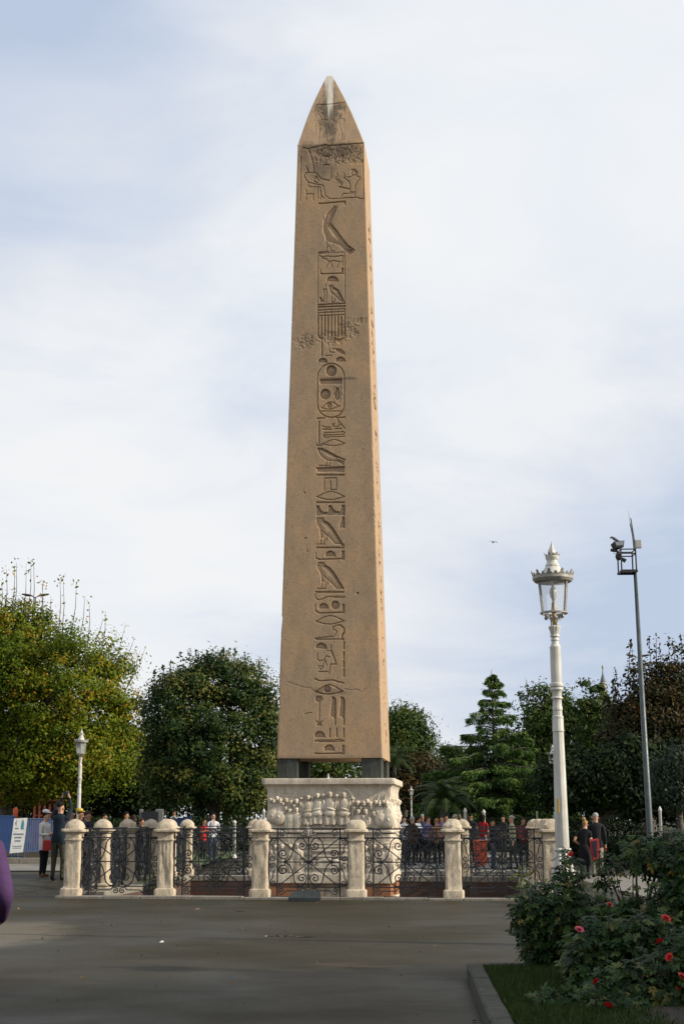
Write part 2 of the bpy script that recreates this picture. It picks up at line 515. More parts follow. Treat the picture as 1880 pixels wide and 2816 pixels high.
flat('path', [(6.6, 27.5, .006), (40, 27.5, .006), (40, 44, .006), (6.6, 44, .006)], pav_mat)

# ---------------------------------------------------------------- the obelisk with its carving
def shaft_hw(z):
    return 1.296 + (.902 - 1.296) * (z - 3.101) / (19.406 - 3.101)
SC = 3
IX0, IY0, IX1, IY1 = 755, 205, 1085, 2105
IMG = np.zeros(((IY1 - IY0) * SC, (IX1 - IX0) * SC), np.float32)
K = {1: (780, 180, 5.6), 2: (780, 540, 5.593), 3: (770, 940, 5.407), 4: (770, 1340, 4.9), 5: (740, 1740, 4.3556)}
def topx(k, pts):
    ox, oy, s = K[k]
    return [((ox + x / s - IX0) * SC, (oy + y / s - IY0) * SC) for x, y in pts]
def stroke(k, w, pts, d=.03, img=None, soft=1.2):
    """cut a line w crop-pixels wide, d metres deep"""
    im = IMG if img is None else img
    P = topx(k, pts); hw = max(w / K[k][2] * SC / 2, 2.6)
    for (ax, ay), (bx, by) in zip(P[:-1], P[1:]):
        m = hw + 3
        X0, X1 = int(max(min(ax, bx) - m, 0)), int(min(max(ax, bx) + m + 1, im.shape[1]))
        Y0, Y1 = int(max(min(ay, by) - m, 0)), int(min(max(ay, by) + m + 1, im.shape[0]))
        if X1 <= X0 or Y1 <= Y0: continue
        yy, xx = np.mgrid[Y0:Y1, X0:X1]
        L2 = (bx - ax) ** 2 + (by - ay) ** 2 + 1e-9
        t = np.clip(((xx - ax) * (bx - ax) + (yy - ay) * (by - ay)) / L2, 0, 1)
        dist = np.hypot(xx - ax - t * (bx - ax), yy - ay - t * (by - ay))
        v = d * np.clip((hw - dist) / soft + .5, 0, 1)
        im[Y0:Y1, X0:X1] = np.maximum(im[Y0:Y1, X0:X1], v)
def fill(k, pts, d=.035, bulge=0.0, img=None):
    """sink an area; bulge raises its middle again so only the rim stays deep"""
    im = IMG if img is None else img
    P = np.array(topx(k, pts))
    X0, Y0 = np.maximum(P.min(0).astype(int) - 2, 0); X1, Y1 = P.max(0).astype(int) + 3
    X1, Y1 = min(X1, im.shape[1]), min(Y1, im.shape[0])
    if X1 <= X0 or Y1 <= Y0: return
    yy, xx = np.mgrid[Y0:Y1, X0:X1]
    ins = np.zeros(xx.shape, bool); dist = np.full(xx.shape, 1e9)
    for (ax, ay), (bx, by) in zip(P, np.roll(P, -1, 0)):
        c = (ay > yy) != (by > yy)
        with np.errstate(divide='ignore', invalid='ignore'):
            ins ^= c & (xx < (bx - ax) * (yy - ay) / (by - ay + 1e-12) + ax)
        t = np.clip(((xx - ax) * (bx - ax) + (yy - ay) * (by - ay)) / ((bx - ax) ** 2 + (by - ay) ** 2 + 1e-9), 0, 1)
        dist = np.minimum(dist, np.hypot(xx - ax - t * (bx - ax), yy - ay - t * (by - ay)))
    mx = max(dist[ins].max() if ins.any() else 1, 1)
    v = np.where(ins, d * np.clip(dist / 1.3 + .3, 0, 1) * (1 - bulge * np.clip(dist / mx, 0, 1) ** .6), 0)
    im[Y0:Y1, X0:X1] = np.maximum(im[Y0:Y1, X0:X1], v)
def disc(k, x, y, rx, ry=None, d=.05, bulge=.75):
    ry = ry or rx
    fill(k, [(x + rx * math.cos(a), y + ry * math.sin(a)) for a in np.linspace(0, 2 * math.pi, 28)[:-1]], d, bulge)
def dome(k, x, y, rx, ry, d=.05):
    fill(k, [(x - rx * math.cos(a), y - ry * math.sin(a)) for a in np.linspace(0, math.pi, 16)], d, .55)
    stroke(k, 9, [(x - rx * math.cos(a), y - ry * math.sin(a)) for a in np.linspace(.5, math.pi, 14)], d)
def rect(k, a, b, c, e, d=.04):
    fill(k, [(a, b), (c, b), (c, e), (a, e)], d, .1)
def zig(k, xa, xb, y, h=18, n=17):
    pts = []
    for i in range(2 * n + 1):
        pts.append((xa + (xb - xa) * i / (2 * n), y + (h / 2 if i % 2 else -h / 2)))
    stroke(k, 9, pts, .03)
def lens(k, xa, ya, xb, yb, top, bot, w=9):
    cx_ = (xa + xb) / 2; my = (ya + yb) / 2
    for e in (top, bot):
        pts = []
        for i in range(15):
            t = i / 14
            pts.append((xa + (xb - xa) * t, ya + (yb - ya) * t + (e - my) * math.sin(math.pi * t) ** 1.25))
        stroke(k, w, pts)
S = stroke
def ls(txt):
    return [tuple(float(c) for c in p.split(',')) for p in txt.split()]
def SS(k, w, *lines, d=.03):
    for l in lines:
        stroke(k, w, ls(l), d)
# --- pyramidion and top scene
SS(1, 8, '500,600 720,590 935,562', d=.02)
SS(1, 5, '482,700 485,1080', '940,620 935,1100', d=.004)
SS(1, 9, '510,690 580,820', '510,690 620,745 625,830', '515,850 560,835 665,830', '515,850 560,905 550,1010 530,1150',
   '620,890 640,970 660,1060 655,1150 700,1165', '665,890 700,980', '760,830 800,870 800,960 770,1080 700,1165',
   '820,820 920,815 935,850', '860,880 870,960 895,1020 890,1150', '905,1040 930,1140', '915,830 915,960', '740,930 770,840', d=.011)
disc(1, 862, 785, 20, d=.025)
SS(1, 12, '660,1235 1220,1190', '290,1260 370,1275 660,1210', d=.03)
SS(1, 6, '1220,1190 1225,2045', '262,1400 255,2080', '730,1560 725,1750', d=.02)
SS(1, 11, '375,1275 415,1380 455,1510 460,1640', '345,1550 380,1650', d=.032)
SS(1, 14, '610,1390 690,1390', '605,1525 695,1525', d=.04)
for _ in range(95):
    x, y = random.uniform(470, 1210), random.uniform(1255, 1510)
    a = random.choice([0, 0, math.pi / 2, random.uniform(0, 3)]); l = random.uniform(8, 26)
    S(1, 8, [(x, y), (x + l * math.cos(a), y + l * math.sin(a))], random.uniform(.008, .02))
for x, y in ((900, 1385), (500, 1450), (790, 1430), (1045, 1250), (905, 1475), (560, 1450)):
    disc(1, x, y, 22, d=.025)
SS(1, 9, '305,1680 340,1650 480,1645 515,1665 570,1740 700,1770', '305,1680 345,1760 385,1800 450,1810', '460,1780 490,1700 550,1770',
   '460,1780 520,1800', '370,1790 375,1850 420,1870 560,1865', '450,1815 600,1840 615,1870 640,2000 700,2045 740,2050',
   '560,1870 580,2000 620,2040', '345,1910 345,2060', '350,1975 455,1975 455,2070', '525,1880 530,2050', '560,1900 575,2050')
SS(1, 9, '1120,1700 1175,1720 1130,1780 1095,1850 1095,1940', '970,1720 1060,1695', '920,1720 1000,1780 1020,1850 1015,1940', '925,1650 940,1720',
   '795,1720 830,1690 815,1650', '795,1740 895,1840', '830,1740 905,1810', '1015,1945 1100,1940 1090,2010', '870,2010 910,1970 1080,1960')
SS(1, 14, '850,1865 1015,1900', '1040,1600 1090,1598 1125,1640 1120,1700', d=.035)
disc(1, 1075, 1655, 44, d=.025, bulge=.9)
SS(1, 7, '740,2050 1145,2025 1150,2045 1225,2045')
SS(1, 18, '535,2125 945,2090 940,2125', d=.045)
# --- falcon and name frame
SS(2, 10, '825,135 720,400', '770,145 800,150', '775,150 700,220 650,270 620,360 605,420 605,530 640,610 650,690 665,740', '750,710 860,745 940,830 1000,885',
   '1000,885 1065,850 980,770', '690,760 660,770 655,840', '715,765 720,835 775,838', '750,705 750,750', '535,855 690,848', '660,405 690,415 695,440 670,460', '610,310 615,390')
SS(2, 16, '715,415 800,510 900,650 980,750 1080,825', d=.045)
fill(2, ls('960,790 1065,850 1000,885 920,820'), .03, .3)
fill(2, ls('775,150 800,160 720,400 800,510 900,650 980,760 940,820 860,745 750,710 660,690 640,610 605,530 605,420 650,270'), .034, .8)
SS(2, 6, '525,870 520,1640', '935,855 940,1640', '530,875 935,855', d=.02)
SS(2, 12, '640,915 760,925 880,910 915,915 900,1000 905,1065')
SS(2, 8, '545,910 600,930 640,915', '585,945 650,960 690,1000 760,985 840,1000 880,1000', '690,1000 650,1090', '720,1010 750,1085', '850,1000 820,1085', '560,1120 570,1190')
rect(2, 885, 1095, 918, 1190); SS(2, 14, '565,1185 640,1190 885,1180', d=.04)
dome(2, 742, 1305, 90, 75)
SS(2, 9, '650,1345 640,1390', '600,1430 650,1420 660,1500 650,1630', '610,1440 625,1500 610,1620')
fill(2, ls('545,1540 580,1560 605,1610 565,1625'), .03)
SS(2, 10, '695,1370 750,1365 765,1400', '695,1370 700,1430 740,1500 735,1620 775,1620 785,1560', '740,1470 790,1530 850,1590 900,1615')
SS(2, 17, '765,1400 830,1440 880,1530 920,1610', d=.05)
fill(2, ls('695,1370 750,1365 765,1400 830,1440 880,1530 915,1610 850,1590 790,1530 740,1500 700,1430'), .02, .7)
SS(2, 18, '525,1665 940,1640', '525,1700 940,1685', d=.045)
SS(2, 12, '525,1750 935,1725', '530,1790 935,1765', '530,1835 935,1815')
for x in (525, 625, 730, 830, 935): S(2, 12, [(x, 1730), (x, 1840)])
for i in range(9): S(2, 16, [(528 + 51 * i, 1855 - i * 1.5), (528 + 51 * i, 2140)], .045)
SS(2, 14, '530,2165 585,2175 590,2349', '775,2165 780,2240', '775,2180 830,2210 930,2170')
# --- cartouche
SS(3, 18, '618,0 622,205', d=.04)
fill(3, ls('835,100 900,105 950,150 965,185 900,175 850,140'), .045, .4)
SS(3, 9, '780,95 835,110 840,140', '730,100 735,150 800,155', '670,205 770,200')
dome(3, 628, 305, 68, 60); dome(3, 892, 292, 72, 64)
ring = []
for i in range(33):
    a = math.pi + math.pi * i / 32; ring.append((753 + 200 * math.cos(a), 522 + 200 * math.sin(a)))
for i in range(33):
    a = math.pi * i / 32; ring.append((753 + 200 * math.cos(a), 922 + 200 * math.sin(a)))
ring.append(ring[0]); S(3, 13, ring, .04)
disc(3, 757, 428, 80, d=.07); disc(3, 668, 778, 77, d=.07)
rect(3, 590, 560, 915, 625, .05)
S(3, 16, [(590, 562), (915, 555)], .06)
for i in range(12): S(3, 6, [(598 + i * 28, 530), (598 + i * 28, 560)], .02)
disc(3, 848, 785, 46, 80, .05, .6); disc(3, 848, 697, 30, 22, .05, .5)
SS(3, 5, '805,660 790,690 800,730', '890,660 910,690 895,730', '795,760 785,800', '905,760 912,800', '800,840 795,880 810,905', '895,840 900,870 880,900', d=.018)
lens(3, 605, 980, 870, 955, 895, 1000, 7); disc(3, 730, 945, 38, d=.04)
SS(3, 8, '608,1030 905,1030', '870,955 895,955')
SS(3, 14, '545,1140 660,1130', '830,1130 960,1120', d=.035)
rect(3, 566, 1175, 588, 1520, .035); SS(3, 14, '540,1520 545,1540 610,1540 615,1520')
SS(3, 10, '615,1250 680,1270 750,1270', '765,1230 800,1215 780,1255 830,1265 900,1230', '850,1155 960,1290', '865,1160 865,1230')
SS(3, 14, '630,1300 760,1300', '800,1295 915,1290')
SS(3, 11, '955,1405 665,1420 640,1400 640,1375 660,1352 940,1340 955,1355 940,1375 660,1388')
lens(3, 625, 1520, 960, 1510, 1455, 1545)
SS(3, 16, '560,1585 620,1590 720,1640 850,1710 960,1755', d=.05)
SS(3, 9, '560,1590 570,1640 620,1710 690,1760 750,1770 850,1775 940,1830', '700,1770 670,1840', '745,1775 730,1840', '575,1842 720,1840')
fill(3, ls('850,1745 955,1780 940,1830 860,1775'), .035, .2)
fill(3, ls('560,1590 620,1595 720,1645 850,1715 850,1775 750,1770 690,1760 620,1710 570,1640'), .02, .75)
rect(3, 545, 1868, 950, 1935, .035); S(3, 14, [(535, 1875), (955, 1862)], .055)
zig(3, 540, 955, 1980, 22)
SS(3, 12, '655,2205 655,2030 835,2025 835,2200 750,2200 745,2070')
# --- lower shaft
lens(4, 485, 130, 868, 125, 60, 168); zig(4, 485, 865, 205, 20)
fill(4, ls('485,255 510,255 535,310 580,345 640,330 655,260 680,250 710,300 750,335 800,325 830,245 865,245 865,375 485,385'), .03, .25)
SS(4, 15, '490,255 515,260 540,320 585,348 620,345', '655,255 685,255 710,305 750,335 785,332', '830,248 862,248 862,372', d=.055)
fill(4, ls('835,405 865,405 865,545 790,545'), .03); SS(4, 14, '838,408 860,408 860,540', d=.055)
def owl(dx, dy):
    def q(t): return [(x + dx, y + dy) for x, y in ls(t)]
    for l in ('500,415 575,415 595,460', '490,440 495,490 535,560 550,690 545,765', '560,580 640,660 700,720 740,765 830,765', '600,690 590,765', '630,680 625,710', '490,768 600,768', '500,415 490,440'):
        S(4, 9, q(l))
    S(4, 16, q('595,460 650,490 710,560 770,660 835,765'), .055)
    S(4, 8, q('505,455 530,465 540,520'), .03); S(4, 7, q('545,460 575,455'), .02)
    fill(4, q('500,415 575,415 595,460 650,490 710,560 770,660 830,765 740,765 700,720 640,660 600,690 555,690 535,560 495,490'), .02, .75)
owl(0, 0); owl(12, 600)
fill(4, ls('815,770 865,765 860,800 830,795'), .045); zig(4, 485, 862, 815, 20); zig(4, 475, 860, 1415, 22)
rect(4, 835, 858, 868, 978); SS(4, 13, '485,958 520,972 828,965', d=.04); SS(4, 6, '480,880 480,960', '828,865 828,960'); dome(4, 673, 932, 68, 70)
SS(4, 9, '470,1440 475,1490 510,1520 560,1510 620,1480 865,1470 865,1490 720,1490')
dome(4, 580, 1636, 64, 65); disc(4, 740, 1588, 56, d=.06); rect(4, 835, 1575, 866, 1702); SS(4, 13, '480,1668 520,1697 828,1690', d=.04); SS(4, 6, '470,1580 475,1670')
lens(4, 470, 1810, 865, 1802, 1735, 1848)
SS(4, 9, '720,1930 700,1890 760,1860 810,1860', '470,2040 720,2010', '720,2010 760,1950 740,1920'); SS(4, 13, '810,1860 855,1900 865,1940 830,1990 835,2058', d=.045)
SS(5, 10, '545,70 770,45', '555,82 880,80', '900,0 865,50 890,85')
for a, b_ in ((105, 200), (228, 318), (335, 420), (435, 530)): rect(5, 884, a, 903, b_, .045)
dome(5, 617, 192, 66, 62)
SS(5, 9, '740,150 735,210', '690,220 740,220 760,280', '570,310 600,345 640,330 680,280 720,295', '640,390 665,330 690,400', '580,400 650,405 610,440 600,420', '730,380 715,500', '590,470 700,470', '575,250 578,300', d=.025)
SS(5, 12, '745,220 770,290 800,380 740,380', d=.035)
SS(5, 13, '545,555 600,580 680,575 760,570 820,590 890,607', d=.035)
lens(5, 545, 712, 880, 705, 628, 740, 11); disc(5, 693, 678, 42, d=.05)
SS(5, 5, '215,590 300,620 430,660 490,655 540,710', '900,670 960,690 1050,680 1100,715 1130,690 1160,665', d=.007)
disc(5, 588, 800, 40, 34, .045, .5); SS(5, 12, '600,840 598,1060', '560,770 620,770 635,800'); SS(5, 9, '560,1060 625,1105', '632,1060 570,1105', '570,1108 620,1108')
for dx in (0, 105):
    fill(5, [(x + dx, y) for x, y in ls('752,772 780,776 797,815 792,1105 785,1105 782,1040 768,1015 725,1003')], .03, .3)
    S(5, 13, [(x + dx, y) for x, y in ls('755,774 785,790 793,830 788,1100')], .055)
for x in (725, 809, 891): rect(5, x - 8, 1145, x + 8, 1257, .04)
dome(5, 600, 1257, 63, 68); dome(5, 715, 1414, 62, 65)
SS(5, 12, '545,1303 580,1296 700,1292 850,1286 892,1298'); SS(5, 8, '580,1310 760,1310 892,1302')
rect(5, 870, 1350, 899, 1462); SS(5, 13, '540,1450 700,1452 862,1448', d=.04)
SS(5, 10, '418,980 450,968 505,962', d=.02)
for k, x, y, r in ((4, 340, 685, 14), (4, 362, 860, 12), (4, 1042, 1428, 15), (4, 326, 76, 10), (3, 360, 2240, 9), (3, 1225, 1598, 7)):
    disc(k, x, y, r, r * .7, .035, 0)
# --- weathering: broken surface, stains, bird lime (each with its own outline)
DMG = np.zeros_like(IMG); STN = np.zeros_like(IMG); WHT = np.zeros_like(IMG)
yy, xx = np.mgrid[0:IMG.shape[0], 0:IMG.shape[1]]
PXX, PYY = xx / SC + IX0, yy / SC + IY0
def value_noise(shape, cell, seed):
    r = np.random.default_rng(seed)
    gy, gx = shape[0] / cell[0], shape[1] / cell[1]
    g = r.random((int(gy) + 3, int(gx) + 3))
    y = np.arange(shape[0]) / cell[0]; x = np.arange(shape[1]) / cell[1]
    yi, xi = y.astype(int), x.astype(int); fy = (y - yi)[:, None]; fx = (x - xi)[None]
    fy = fy * fy * (3 - 2 * fy); fx = fx * fx * (3 - 2 * fx)
    return (g[yi][:, xi] * (1 - fy) * (1 - fx) + g[yi + 1][:, xi] * fy * (1 - fx) + g[yi][:, xi + 1] * (1 - fy) * fx + g[yi + 1][:, xi + 1] * fy * fx).astype(np.float32)
N1 = value_noise(IMG.shape, (9, 9), 1); N2 = value_noise(IMG.shape, (30, 34), 2); N3 = value_noise(IMG.shape, (90, 9), 3); N4 = value_noise(IMG.shape, (4, 4), 4)
def blobm(cx_, cy_, rx, ry):
    return np.clip(1.15 - ((PXX - cx_) / rx) ** 2 - ((PYY - cy_) / ry) ** 2 + (N2 - .5) * 1.1 + (N1 - .5) * .7, 0, 1)
dm = np.maximum(np.maximum(blobm(955, 905, 30, 30), blobm(985, 883, 30, 9)), np.maximum(blobm(835, 940, 26, 26), blobm(912, 930, 44, 20)))
dm = np.maximum(dm, .8 * blobm(930, 428, 82, 24))
DMG += dm * (N1 * .6 + N4 * .4) * .022
STN = np.maximum.reduce([.85 * blobm(905, 330, 26, 80), .95 * blobm(906, 297, 42, 26), .8 * blobm(904, 262, 22, 55), .68 * blobm(915, 415, 92, 28), .5 * blobm(885, 460, 40, 40), dm * .28 * (.3 + N1), .45 * blobm(835, 425, 18, 40)])
STN = np.maximum(STN, .65 * np.clip(1.2 - ((PXX - 962) / 22) ** 2 - ((PYY - 1040) / 5) ** 2, 0, 1))
STN = np.maximum(STN, .5 * np.clip(1.1 - ((PXX - 905) / 55) ** 2 - ((PYY - (1902 + (PXX - 900) * .02)) / 13) ** 2 + (N2 - .5) * .8, 0, 1))
for l in ('215,590 300,620 430,660 490,655 540,710', '900,670 960,690 1050,680 1100,715 1160,665'):
    tmp = np.zeros_like(IMG); stroke(5, 16, ls(l), 1., tmp, 3); STN = np.maximum(STN, tmp * .3 * (.4 + N1))
lo_ = np.clip((PYY - 2076) / 12, 0, 1); STN = np.maximum(STN, lo_ * (.3 + .8 * N1) * .7)
N5 = value_noise(IMG.shape, (150, 5), 8)
WHT = np.clip(1.5 - (np.abs(PXX - (906 + (PYY - 215) * .012)) / (12.5 - np.clip(PYY - 235, 0, 90) * .06)) ** 3 - np.clip((PYY - 222) / 85, 0, 9) ** 1.3 + (N3 - .5) * 1.5 + (N5 - .5) * 2.2, 0, 1) * np.clip((345 - PYY) / 60, 0, 1)
def samp(im, px, py):
    x = np.clip((px - IX0) * SC, 0, im.shape[1] - 1.01); y = np.clip((py - IY0) * SC, 0, im.shape[0] - 1.01)
    xi, yi = x.astype(int), y.astype(int); fx, fy = x - xi, y - yi
    return im[yi, xi] * (1 - fx) * (1 - fy) + im[yi, xi + 1] * fx * (1 - fy) + im[yi + 1, xi] * (1 - fx) * fy + im[yi + 1, xi + 1] * fx * fy
def make_granite():
    m, t, b = newmat('rose_granite')
    co = t.n('ShaderNodeTexCoord').outputs['Object']
    big = t.noise(co, .9, 6, .66)
    mid = t.noise(t.vmul(co, (1, 1, .45)), 3.0, 7, .72)
    gr = t.noise(co, 15, 4, .8)
    gr2 = t.noise(co, 60, 2, .7)
    col = t.ramp(big, [(.3, (.345, .245, .158)), (.5, (.405, .27, .157)), (.7, (.48, .298, .145))])
    col = t.mix(t.math('MULTIPLY', t.ramp(mid, [(.42, 0.), (.66, 1.)]), .6), col, (.275, .195, .118))
    col = t.mix(t.math('MULTIPLY', t.ramp(gr, [(.36, 1.), (.5, 0.)]), .36), col, (.16, .112, .075))
    col = t.mix(t.math('MULTIPLY', t.ramp(gr2, [(.5, 0.), (.66, 1.)]), .32), col, (.54, .40, .25))
    st = t.n('ShaderNodeAttribute', attribute_name='stain').outputs['Fac']
    wh = t.n('ShaderNodeAttribute', attribute_name='lime').outputs['Fac']
    col = t.mix(t.math('MULTIPLY', st, .93), col, (.085, .068, .048))
    col = t.mix(wh, col, (.62, .56, .46))
    t.put(b.inputs['Base Color'], col)
    b.inputs['Roughness'].default_value = .78; b.inputs['Specular IOR Level'].default_value = .3
    bn = t.n('ShaderNodeBump'); bn.inputs['Strength'].default_value = .35; bn.inputs['Distance'].default_value = .012
    t.put(bn.inputs['Height'], t.math('ADD', gr, t.math('MULTIPLY', mid, 1.4)))
    t.put(b.inputs['Normal'], bn.outputs[0])
    return m
granite = make_granite()
ZB, ZS, ZT = 3.101, 19.406, 21.86
CH = (np.random.default_rng(21).random(420), np.random.default_rng(22).random(2600))
def chip(P, amp):
    """small worn irregularity, the same for every face that shares the point"""
    x, y, z = P[..., 0], P[..., 1], P[..., 2]
    c = (np.sign(x) * 1.7 + np.sign(y) * 3.1 + 5).astype(int)
    a = np.interp(z.ravel() + c.ravel() * 31.0, np.arange(0, 420) * .55, CH[0]) + .8 * np.interp(z.ravel() + c.ravel() * 31.0, np.arange(0, 2600) * .085, CH[1])
    return amp * np.clip(a.reshape(z.shape) - 1.25, 0, 1) ** 1.3 * 2.2
def glyph_band(us, zs, w, seed):
    """a column of carved signs for a face only seen edge-on"""
    r = np.random.default_rng(seed); d = np.zeros((len(zs), len(us)), np.float32)
    X = us[None, :] * np.array([w(z) for z in zs])[:, None]; Z = zs[:, None]
    z = 3.5
    while z < 17.2:
        h = r.uniform(.25, .75)
        for _ in range(r.integers(3, 6)):
            ax, bx = r.uniform(-.36, .36, 2); az, bz = z + r.uniform(0, h, 2)
            if r.random() < .4: bx = ax
            elif r.random() < .3: bz = az
            L2 = (bx - ax) ** 2 + (bz - az) ** 2 + 1e-6
            rows = np.where((zs > min(az, bz) - .06) & (zs < max(az, bz) + .06))[0]
            if len(rows) == 0: continue
            Xs, Zs = X[rows], Z[rows]
            t = np.clip(((Xs - ax) * (bx - ax) + (Zs - az) * (bz - az)) / L2, 0, 1)
            ds = np.hypot(Xs - ax - t * (bx - ax), Zs - az - t * (bz - az))
            d[rows] = np.maximum(d[rows], .11 * np.clip((r.uniform(.06, .13) - ds) / .012, 0, 1))
        z += h + r.uniform(.03, .08)
    return d
def build_part(name, zs, hw, off, parent, band):
    """hw(z), off(z): half width and sideways drift of the axis"""
    a = np.concatenate([np.linspace(-1, -.5, 34)[:-1], np.linspace(-.5, .5, 122), np.linspace(.5, 1, 34)[1:]])
    ru = np.linspace(-1, 1, 110) if band else np.linspace(-1, 1, 20)
    faces_def = ((0, a), (1, ru), (2, np.array([-1, 0, 1.])), (3, np.array([-1, -.5, 0, .5, 1.])))
    W = np.array([hw(z) for z in zs]); O = np.array([off(z) for z in zs])
    V, Q, ST, LM = [], [], [], []
    base = 0
    for k, us in faces_def:
        U, Z = np.meshgrid(us, zs); w = W[:, None]
        if k == 0: lx, ly, nx, ny = U * w, -w + 0 * U, 0, 1
        elif k == 1: lx, ly, nx, ny = w + 0 * U, U * w, -1, 0
        elif k == 2: lx, ly, nx, ny = -U * w, w + 0 * U, 0, -1
        else: lx, ly, nx, ny = -w + 0 * U, -U * w, 1, 0
        lx = lx + O[:, None]
        P = np.stack([lx, ly, Z], -1)
        edge = np.clip((np.abs(U) - .965) / .035, 0, 1)
        inward = chip(P, .03) * edge
        rnd = .012 * edge ** 3
        st = np.zeros_like(U); lm = np.zeros_like(U); dep = np.zeros_like(U)
        if k == 0:
            wx = CX0 + cr * lx - sr * ly; wy = CY0 + sr * lx + cr * ly
            px, py = proj(np.stack([wx, wy, Z], -1))
            dep = 1.2 * samp(IMG, px, py) + samp(DMG, px, py); st = samp(STN, px, py); lm = samp(WHT, px, py)
            dep = dep * (1 - edge)
        elif k == 1 and band:
            dep = glyph_band(us, zs, hw, 5); lm = lm
        # worn corners: both faces that meet move towards the axis
        P[..., 0] += nx * dep - np.sign(lx - O[:, None]) * (inward + rnd) * (np.abs(lx - O[:, None]) > .9 * w)
        P[..., 1] += ny * dep - np.sign(ly) * (inward + rnd) * (np.abs(ly) > .9 * w)
        n = len(us)
        V.append(P.reshape(-1, 3)); ST.append(st.ravel()); LM.append(lm.ravel())
        i = np.arange(len(zs) - 1)[:, None] * n + np.arange(n - 1)[None] + base
        Q.append(np.stack([i, i + 1, i + n + 1, i + n], -1).reshape(-1, 4))
        base += len(zs) * n
    for zi, flip in ((0, True), (len(zs) - 1, False)):
        w, o, z = W[zi], O[zi], zs[zi]
        V.append(np.array([(o - w, -w, z), (o + w, -w, z), (o + w, w, z), (o - w, w, z)]))
        q = np.array([[base, base + 1, base + 2, base + 3]]); Q.append(q[:, ::-1] if flip else q)
        ST.append(np.zeros(4)); LM.append(np.ones(4) * (0 if flip else .6)); base += 4
    me = np_mesh(name, np.concatenate(V), np.concatenate(Q), granite, smooth=False)
    for nm, arr in (('stain', ST), ('lime', LM)):
        at_ = me.attributes.new(nm, 'FLOAT', 'POINT'); at_.data.foreach_set('value', np.concatenate(arr).astype(np.float32))
    return obj(name, me, parent)
ob = thing('obelisk', 'tall tapering rose granite obelisk carved with a column of hieroglyphs', 'obelisk', loc=(CX0, CY0, 0), rz=ROT)
build_part('shaft', np.linspace(ZB, ZS, 1320), shaft_hw, lambda z: -.039 * (z - ZB) / (ZS - ZB), ob, True)
def pyr_hw(z):
    t = (z - ZS) / (ZT - ZS)
    return .902 + (.075 - .902) * t + .045 * math.sin(math.pi * t)
build_part('pyramidion', np.linspace(ZS, ZT, 200), pyr_hw, lambda z: -.039 - .13 * (z - ZS) / (ZT - ZS), ob, False)

# four bronze blocks carry it
def make_bronze():
    m, t, b = newmat('green_bronze')
    co = t.n('ShaderNodeTexCoord').outputs['Object']
    n = t.noise(t.vmul(co, (2.2, 2.2, .5)), 4.5, 7, .7, .4)
    col = t.ramp(n, [(.3, (.020, .020, .015)), (.5, (.040, .042, .031)), (.68, (.058, .075, .058)), (.8, (.08, .115, .09))])
    t.put(b.inputs['Base Color'], col); b.inputs['Roughness'].default_value = .7; b.inputs['Metallic'].default_value = .15
    bn = t.n('ShaderNodeBump'); bn.inputs['Strength'].default_value = .4; bn.inputs['Distance'].default_value = .01
    t.put(bn.inputs['Height'], n); t.put(b.inputs['Normal'], bn.outputs[0])
    return m
bronze = make_bronze()
for sx, sy, lab in ((-1, -1, 'front left corner'), (1, -1, 'front right corner'), (1, 1, 'back right corner'), (-1, 1, 'back left corner')):
    mb = MB().bbox((0, 0, .2415), (.5, .5, .483), .015)
    p = loc2w(sx * 1.02, sy * 1.02, 2.612)
    o = mb.build('bronze_block', bronze)
    o.location = p; o.rotation_euler = (0, 0, ROT)
    tag(o, 'green bronze block under the %s of the obelisk' % lab, 'metal block', 'bronze blocks under the obelisk')
    for k in (-.13, .02):
        MB().box((k, sy * .262, .44), (.05, .03, .035)).build('pin', bronze, o); MB().box((sx * .262, k, .43), (.03, .045, .035)).build('pin', bronze, o)
# ---------------------------------------------------------------- marble pedestal with carved court scenes
ped = thing('pedestal', 'pale marble pedestal carved with rows of robed figures under the obelisk', 'pedestal', loc=(CX0, CY0, 0), rz=ROT)
BW, CW = 1.485, 1.60                                             # half widths of block and cornice
CEN = np.array([CX0, CY0])
def face_pt(px, py, ly=-BW):
    """photo pixel -> (lx, z) on the pedestal's front face"""
    d = ray(px, py); o = Vector((-CX0, -CY0, EYE))
    dx, dy = cr * d.x + sr * d.y, -sr * d.x + cr * d.y
    ox, oy = cr * o.x + sr * o.y, -sr * o.x + cr * o.y
    t = (ly - oy) / dy
    return ox + dx * t, EYE + d.z * t
def worn_prism(prof, seed, amp=.008, sub=44):
    """a square block swept through a (half width, z) profile, its faces gridded and slightly worn"""
    mb = MB()
    n = sub
    ringpts = []
    for hw, z in prof:
        ring = []
        for k in range(4):
            for i in range(n):
                u = -1 + 2 * i / n
                p = ((u * hw, -hw), (hw, u * hw), (-u * hw, hw), (-hw, -u * hw))[k]
                q = Vector((p[0] * 3 + seed, p[1] * 3, z * 3))
                e = mnoise.noise(q) * amp + mnoise.noise(q * 4) * amp * .5
                cdist = 1 - abs(u) if True else 0
                rr = -.02 * max(0, 1 - cdist / .03) * (0.6 + mnoise.noise(q * 2))
                f = 1 + (e + rr) / max(hw, .1)
                ring.append((p[0] * f, p[1] * f, z + mnoise.noise(q * 1.7) * amp * .4))
        ringpts.append(ring)
    vs = [p for r in ringpts for p in r]; N = 4 * n
    fs = [(i * N + k, i * N + (k + 1) % N, (i + 1) * N + (k + 1) % N, (i + 1) * N + k) for i in range(len(prof) - 1) for k in range(N)]
    fs.append(tuple((len(prof) - 1) * N + k for k in range(N))); fs.append(tuple(range(N - 1, -1, -1)))
    return mb.add(vs, fs)
cov_prof = [(BW, 2.20), (BW + .004, 2.27)] + [(BW + .004 + .085 * (1 - math.cos(t)), 2.27 + .19 * math.sin(t) ) for t in np.linspace(.2, 1.5, 7)]
